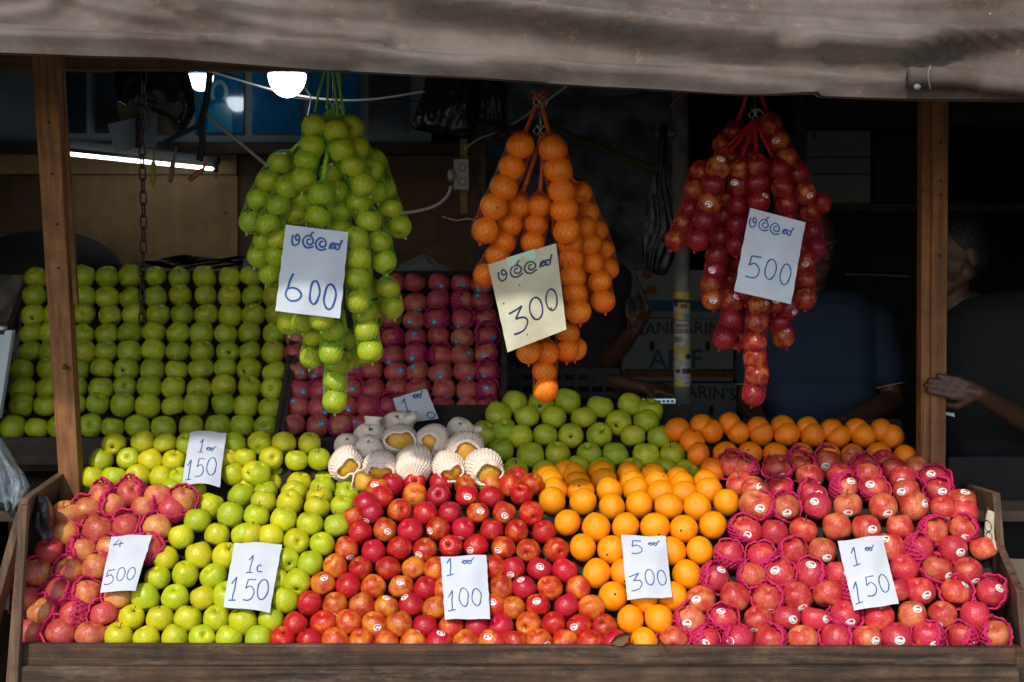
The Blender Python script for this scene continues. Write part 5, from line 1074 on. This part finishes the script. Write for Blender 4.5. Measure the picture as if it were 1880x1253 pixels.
# right side cloth, cardboard
m = MB(); a, b = P(1742, 840, 4.15), P(2150, 840, 4.15)
m.grid(lambda u, v: a.lerp(b, u)+Vector((0, .03*math.sin(u*17+2*v)*v+.04*mnoise.noise(Vector((u*7, v*3, 2))), -.95*v)), 60, 30); m.grid(lambda u, v: a.lerp(b, u)+Vector((0, .012+.03*math.sin(u*17+2*v)*v+.04*mnoise.noise(Vector((u*7, v*3, 2))), -.95*v)), 60, 30)
tag(link('dark_cloth', m.mesh('dark_cloth', [M('black_cloth', (.010, .009, .009), .85, bump=.3, bscale=12)])), 'dark hanging cloth beside the bin below the gripping arm', 'cloth')
panel('cardboard_sheet', [(1838, 1026), (2000, 1034), (2000, 1250), (1850, 1250)], 3.92, .01, M('brown_card', (.16, .115, .085), .9, var=.2), 'brown cardboard sheet leaning beside the bin end', 'cardboard')
panel('plastic_scrap', [(5, 1070), (18, 1072), (16, 1120), (4, 1118)], 3.62, .002, M('grey_scrap', (.20, .22, .24), .5), 'grey plastic scrap caught behind the bin end', 'scrap')
panel('small_tag', [(1737, 757), (1752, 759), (1753, 766), (1737, 762)], 4.19, .002, MAT['white'], 'small white tag just below the hand on the post', 'tag')
# ------------------------------------------------------------------ people
def caps(m, pts, n=14):
    """pts: list of (Vector, radius): swept, tapering, closed limb"""
    for i, (p, r) in enumerate(pts):
        m.ball(p, r, n, 10)
        if i:
            p0, r0 = pts[i-1]; m.tube([p0, p], [r0, r], n)
def flesh(name, builder, mats, voxel=.007, it=4):
    m = MB(); builder(m); me = bpy.data.meshes.new(name); me.from_pydata(m.v, [], m.f)
    bm = bmesh.new(); bm.from_mesh(me); bmesh.ops.remove_doubles(bm, verts=bm.verts, dist=1e-6); bmesh.ops.recalc_face_normals(bm, faces=bm.faces); bm.to_mesh(me); bm.free()
    o = bpy.data.objects.new(name, me); C.objects.link(o)
    r = bake(o, [('REMESH', dict(mode='VOXEL', voxel_size=voxel, use_smooth_shade=True)), ('SMOOTH', dict(factor=.5, iterations=it))])
    bpy.data.objects.remove(o); r.materials.clear()
    for q in mats: r.materials.append(q)
    return r
MAT['skin'] = M('brown_skin', (.085, .036, .020), .5, var=.15, vscale=12); MAT['hair'] = M('black_hair', (.005, .004, .004), .6, bump=.6, bscale=80); MAT['grey_hair'] = M('greying_hair', (.04, .038, .036), .6, bump=.6, bscale=80)
V = Vector
def ell_(m, c, r, sc, rot=None): m.ball(c, r, 22, 16, sc, rot)
def head(m, c, q):
    """skull, jaw, nose, brow, lips, ears; q turns a face that looks along -Y"""
    def at(x, y, z): return c+q @ V((x, y, z))
    R3 = q.to_matrix()
    ell_(m, at(0, .01, .02), .092, (.86, 1.06, 1.12), R3); caps(m, [(at(0, -.02, -.03), .070), (at(0, -.052, -.085), .042)])
    caps(m, [(at(-.045, .0, -.06), .03), (at(0, -.065, -.098), .026)]); caps(m, [(at(.045, .0, -.06), .03), (at(0, -.065, -.098), .026)])
    caps(m, [(at(0, -.088, .015), .010), (at(0, -.108, -.022), .014)]); ell_(m, at(-.012, -.098, -.026), .011, (1, 1, .8)); ell_(m, at(.012, -.098, -.026), .011, (1, 1, .8))
    caps(m, [(at(-.04, -.078, .030), .012), (at(-.012, -.088, .028), .011)]); caps(m, [(at(.04, -.078, .030), .012), (at(.012, -.088, .028), .011)])
    caps(m, [(at(-.02, -.090, -.055), .008), (at(.02, -.090, -.055), .008)]); caps(m, [(at(-.016, -.088, -.068), .009), (at(.016, -.088, -.068), .009)])
    for s in (-1, 1): ell_(m, at(s*.082, .012, -.01), .034, (.28, .6, 1), R3)
def eyes(root, c, q, mo):
    for s in (-1, 1):
        m = MB(); m.ball(c+q @ V((s*.031, -.076, .008)), .0115, 12, 8); part('eye', m.mesh('eye', [M('dark_eye', (.06, .05, .045), .2)]), root)
def hand(m, wrist, d, n, curl, side, size=1.0, spread=.0):
    """palm from the wrist along d, n = back of the hand, five fingers each with its own length and bend"""
    d = d.normalized(); n = (n-d*n.dot(d)).normalized(); w = d.cross(n)*side; s = size
    caps(m, [(wrist-d*.01, .024*s), (wrist+d*.03*s, .024*s)])
    for k in range(4):
        off = (k-1.5)*.0195*s; root = wrist+d*(.088-.006*abs(k-1.3))*s+w*off
        caps(m, [(wrist+d*.02*s+w*off*.6, .0165*s), (root, .0125*s)])
        L_ = [.043, .047, .044, .034][k]*s; p = root; a = 0; ch = [(p, .0105*s)]
        for j, f in enumerate((1, .68, .56)):
            a += curl[j]*(1+.06*k); dd = d*math.cos(a)-n*math.sin(a)+w*spread*(k-1.5); p = p+dd.normalized()*L_*f; ch.append((p, (.0095-.0008*j)*s))
        caps(m, ch, 10)
    t0 = wrist+d*.025*s-w*.026*s; t1 = t0+(d*.55-w*.65-n*.35)*.045*s; t2 = t1+(d*.8-w*.05-n*.75)*.036*s; t3 = t2+(d*.75+w*.25-n*.7)*.028*s
    caps(m, [(wrist+d*.015*s-w*.012*s, .018*s), (t0, .0165*s), (t1, .013*s), (t2, .011*s), (t3, .009*s)], 10)
def person(name, label, base, hd, hq, sh, hip, arms, shirt, hairm, trousers, shirt_r=.012, collar=None, sleeve_f=.62):
    """base feet centre; hd head centre; sh, hip: (left, right) joints; arms: [(shoulder, elbow, wrist, hand dir, hand back, curl, side)]"""
    r = empty('person', base); tag(r, label, 'person')
    nb = hd+V((0, .02, -.16)); ch = (sh[0]+sh[1])/2; pl = (hip[0]+hip[1])/2
    def torso(m, e, legs=True):
        caps(m, [(sh[0]+V((.015, 0, -.02)), .058+e), (ch+V((0, .0, -.02)), .085+e), (sh[1]+V((-.015, 0, -.02)), .058+e)])
        for t, wd, rr in ((.12, .10, .105), (.32, .10, .112), (.55, .085, .108), (.78, .085, .105), (1, .085, .108)):
            c = ch.lerp(pl, t); ax = (sh[1]-sh[0]).normalized(); caps(m, [(c-ax*wd, rr+e), (c+ax*wd, rr+e)], 18)
        for t in [i/8 for i in range(9)]:
            c = ch.lerp(pl, t); ax = (sh[1]-sh[0]).normalized(); caps(m, [(c-ax*.09, .103+e), (c+ax*.09, .103+e)], 14)
    def body(m):
        head(m, hd, hq); caps(m, [(hd+V((0, .015, -.05)), .056), (nb, .055), (ch+V((0, .01, .03)), .064)]); torso(m, 0)
        for s, e, w, hdir, hn, cu, side in arms:
            caps(m, [(s, .052), (s.lerp(e, .5), .045), (e, .037)]); caps(m, [(e, .037), (e.lerp(w, .35), .038), (w, .025)]); hand(m, w, hdir, hn, cu, side, .9)
        for i in (0, 1):
            h = hip[i]; f = V((h.x, base.y, base.z+.07)); k = h.lerp(f, .5)+V((0, -.02, 0)); caps(m, [(h, .085), (k, .055), (f, .038)]); caps(m, [(f+V((0, .02, -.03)), .036), (f+V((0, -.15, -.045)), .028)])
    part('body', flesh('body', body, [MAT['skin']], .0045, 3), r); r_b = r
    def cloth(m):
        torso(m, shirt_r)
        caps(m, [(ch+V((0, .012, .015)), .074), (ch+V((0, .012, -.03)), .085)])
        for s, e, *_ in arms: caps(m, [(s, .058+shirt_r), (s.lerp(e, sleeve_f), .056+shirt_r)])
    so_ = part('shirt', flesh('shirt', cloth, [shirt], .008, 6), r)
    def pants(m):
        for i in (0, 1):
            h = hip[i]; f = V((h.x, base.y, base.z+.09)); k = h.lerp(f, .5)+V((0, -.02, 0)); caps(m, [(h+V((0, 0, .03)), .103), (h, .10), (k, .075), (f, .062)])
        caps(m, [(hip[0], .112), (hip[1], .112)])
    part('trousers', flesh('trousers', pants, [trousers], .010, 4), r)
    def hr(m):
        R3 = hq.to_matrix(); ell_(m, hd+hq @ V((0, .026, .036)), .096, (.90, 1.0, 1.06), R3); ell_(m, hd+hq @ V((0, .05, -.01)), .08, (.95, .85, 1), R3)
    part('hair', flesh('hair', hr, [hairm], .008, 3), r); eyes(r, hd, hq, None)
    if collar:
        m = MB()
        for s in (-1, 1): m.grid(lambda u, v: ch+V((s*(.012+.062*u), -.085+.062*u*1.5*.9, -.035+.075*u))+V((s*.022*v, -.02*v+.01*v*u, -.035*v+.018*v*u)), 8, 3)
        part('collar', m.mesh('collar', [shirt]), r)
        m = MB(); s = 1; m.tube([ch+V((s*(.012+.062*u), -.085+.0837*u, -.035+.075*u))+V((s*.0225, -.021+.01*u, -.035+.018*u)) for u in [i/8 for i in range(9)]], .0018, 5); part('collar_piping', m.mesh('collar_piping', [collar]), r)
        for s, e, *_ in arms:
            a = (e-s).normalized(); c = s.lerp(e, sleeve_f)+a*.055; x = a.orthogonal().normalized(); y = a.cross(x)
            m = MB(); m.tube([c+(x*math.cos(t)+y*math.sin(t))*.0505 for t in [2*math.pi*k/28 for k in range(29)]], .0022, 5, caps=False); part('cuff_piping', m.mesh('cuff_piping', [collar]), r)
    return r
navy = M('navy_polo', (.010, .026, .052), .85, var=.2, vscale=5, bump=.2, bscale=16); grey = M('charcoal_shirt', (.009, .011, .013), .9, var=.2, vscale=5, bump=.2, bscale=16)
maroon = M('dark_striped_shirt', (.018, .012, .018), .9, var=.4, vscale=6); jeans = M('dark_trousers', (.012, .013, .018), .9)
# vendor behind the oranges
yv = 4.95
hd = P(1490, 452, yv); sl_, sr = P(1398, 588, yv), P(1606, 592, yv)
pl = P(1502, 840, yv)
person('person', 'person in a navy polo shirt with pale piping, arranging the back oranges', V((pl.x, yv+.02, 0)), hd, Quaternion((0, 0, 1), .35) @ Quaternion((1, 0, 0), .2),
       (sl_, sr), (pl+V((-.09, 0, 0)), pl+V((.09, 0, 0))),
       [(sl_, P(1372, 742, yv-.06), P(1400, 790, yv-.36), V((.25, -.7, -.4)), V((.1, -.4, .9)), (.35, .4, .3), 1), (sr, P(1640, 735, yv-.05), P(1545, 775, yv-.34), V((-.75, -.5, -.18)), V((.05, -.45, .85)), (.35, .4, .3), -1)],
       navy, MAT['grey_hair'], jeans, collar=M('cream_piping', (.30, .28, .22), .7))
# person gripping the right post
yp = 4.54
hd = P(1750, 468, yp); s0, s1 = P(1752, 612, yp), P(1922, 590, yp); pl = P(1842, 880, yp)
qp = P(1726, 712, 3.918)
person('person', 'person in a charcoal T-shirt gripping the upright post with one hand', V((pl.x, yp+.02, 0)), hd, Quaternion((0, 0, 1), -1.25) @ Quaternion((1, 0, 0), .25),
       (s0, s1), (pl+V((-.09, 0, 0)), pl+V((.09, 0, 0))),
       [(s1, P(1950, 815, 4.36), P(1795, 722, 4.086), V((-1, .02, .22)), V((.0, -1, .05)), (.05, .25, 1.25), 1), (s0, P(1760, 800, yp+.02), P(1775, 930, yp-.02), V((0, -.1, -1)), V((-1, 0, 0)), (.3, .3, .3), 1)],
       grey, MAT['hair'], jeans, sleeve_f=.55)
# person deep in the shade behind the orange cluster
yq = 5.35
hd = P(1045, 388, yq); s0, s1 = P(955, 510, yq), P(1128, 515, yq); pl = P(1045, 760, yq)
person('person', 'person in a dark striped shirt behind the orange cluster, one hand raised', V((pl.x, yq+.02, 0)), hd, Quaternion((0, 0, 1), .3), (s0, s1), (pl+V((-.09, 0, 0)), pl+V((.09, 0, 0))),
       [(s1, P(1112, 668, yq-.08), P(1166, 606, yq-.25), V((.35, -.25, .75)), V((.5, -.8, -.1)), (.7, .9, .6), 1), (s0, P(985, 670, yq-.1), P(1180, 712, yq-.4), V((1, -.2, -.05)), V((0, -.4, .9)), (.3, .4, .3), -1)],
       maroon, MAT['hair'], jeans)
cable('knife_handle', [(1162, 500, 5.02), (1172, 525, 5.03), (1184, 552, 5.05), (1188, 570, 5.06)], [.009]*20+[.011]*5, M('dim_handle', (.07, .05, .04), .6), 'dark stick held in the raised hand by the cartons', 'stick')
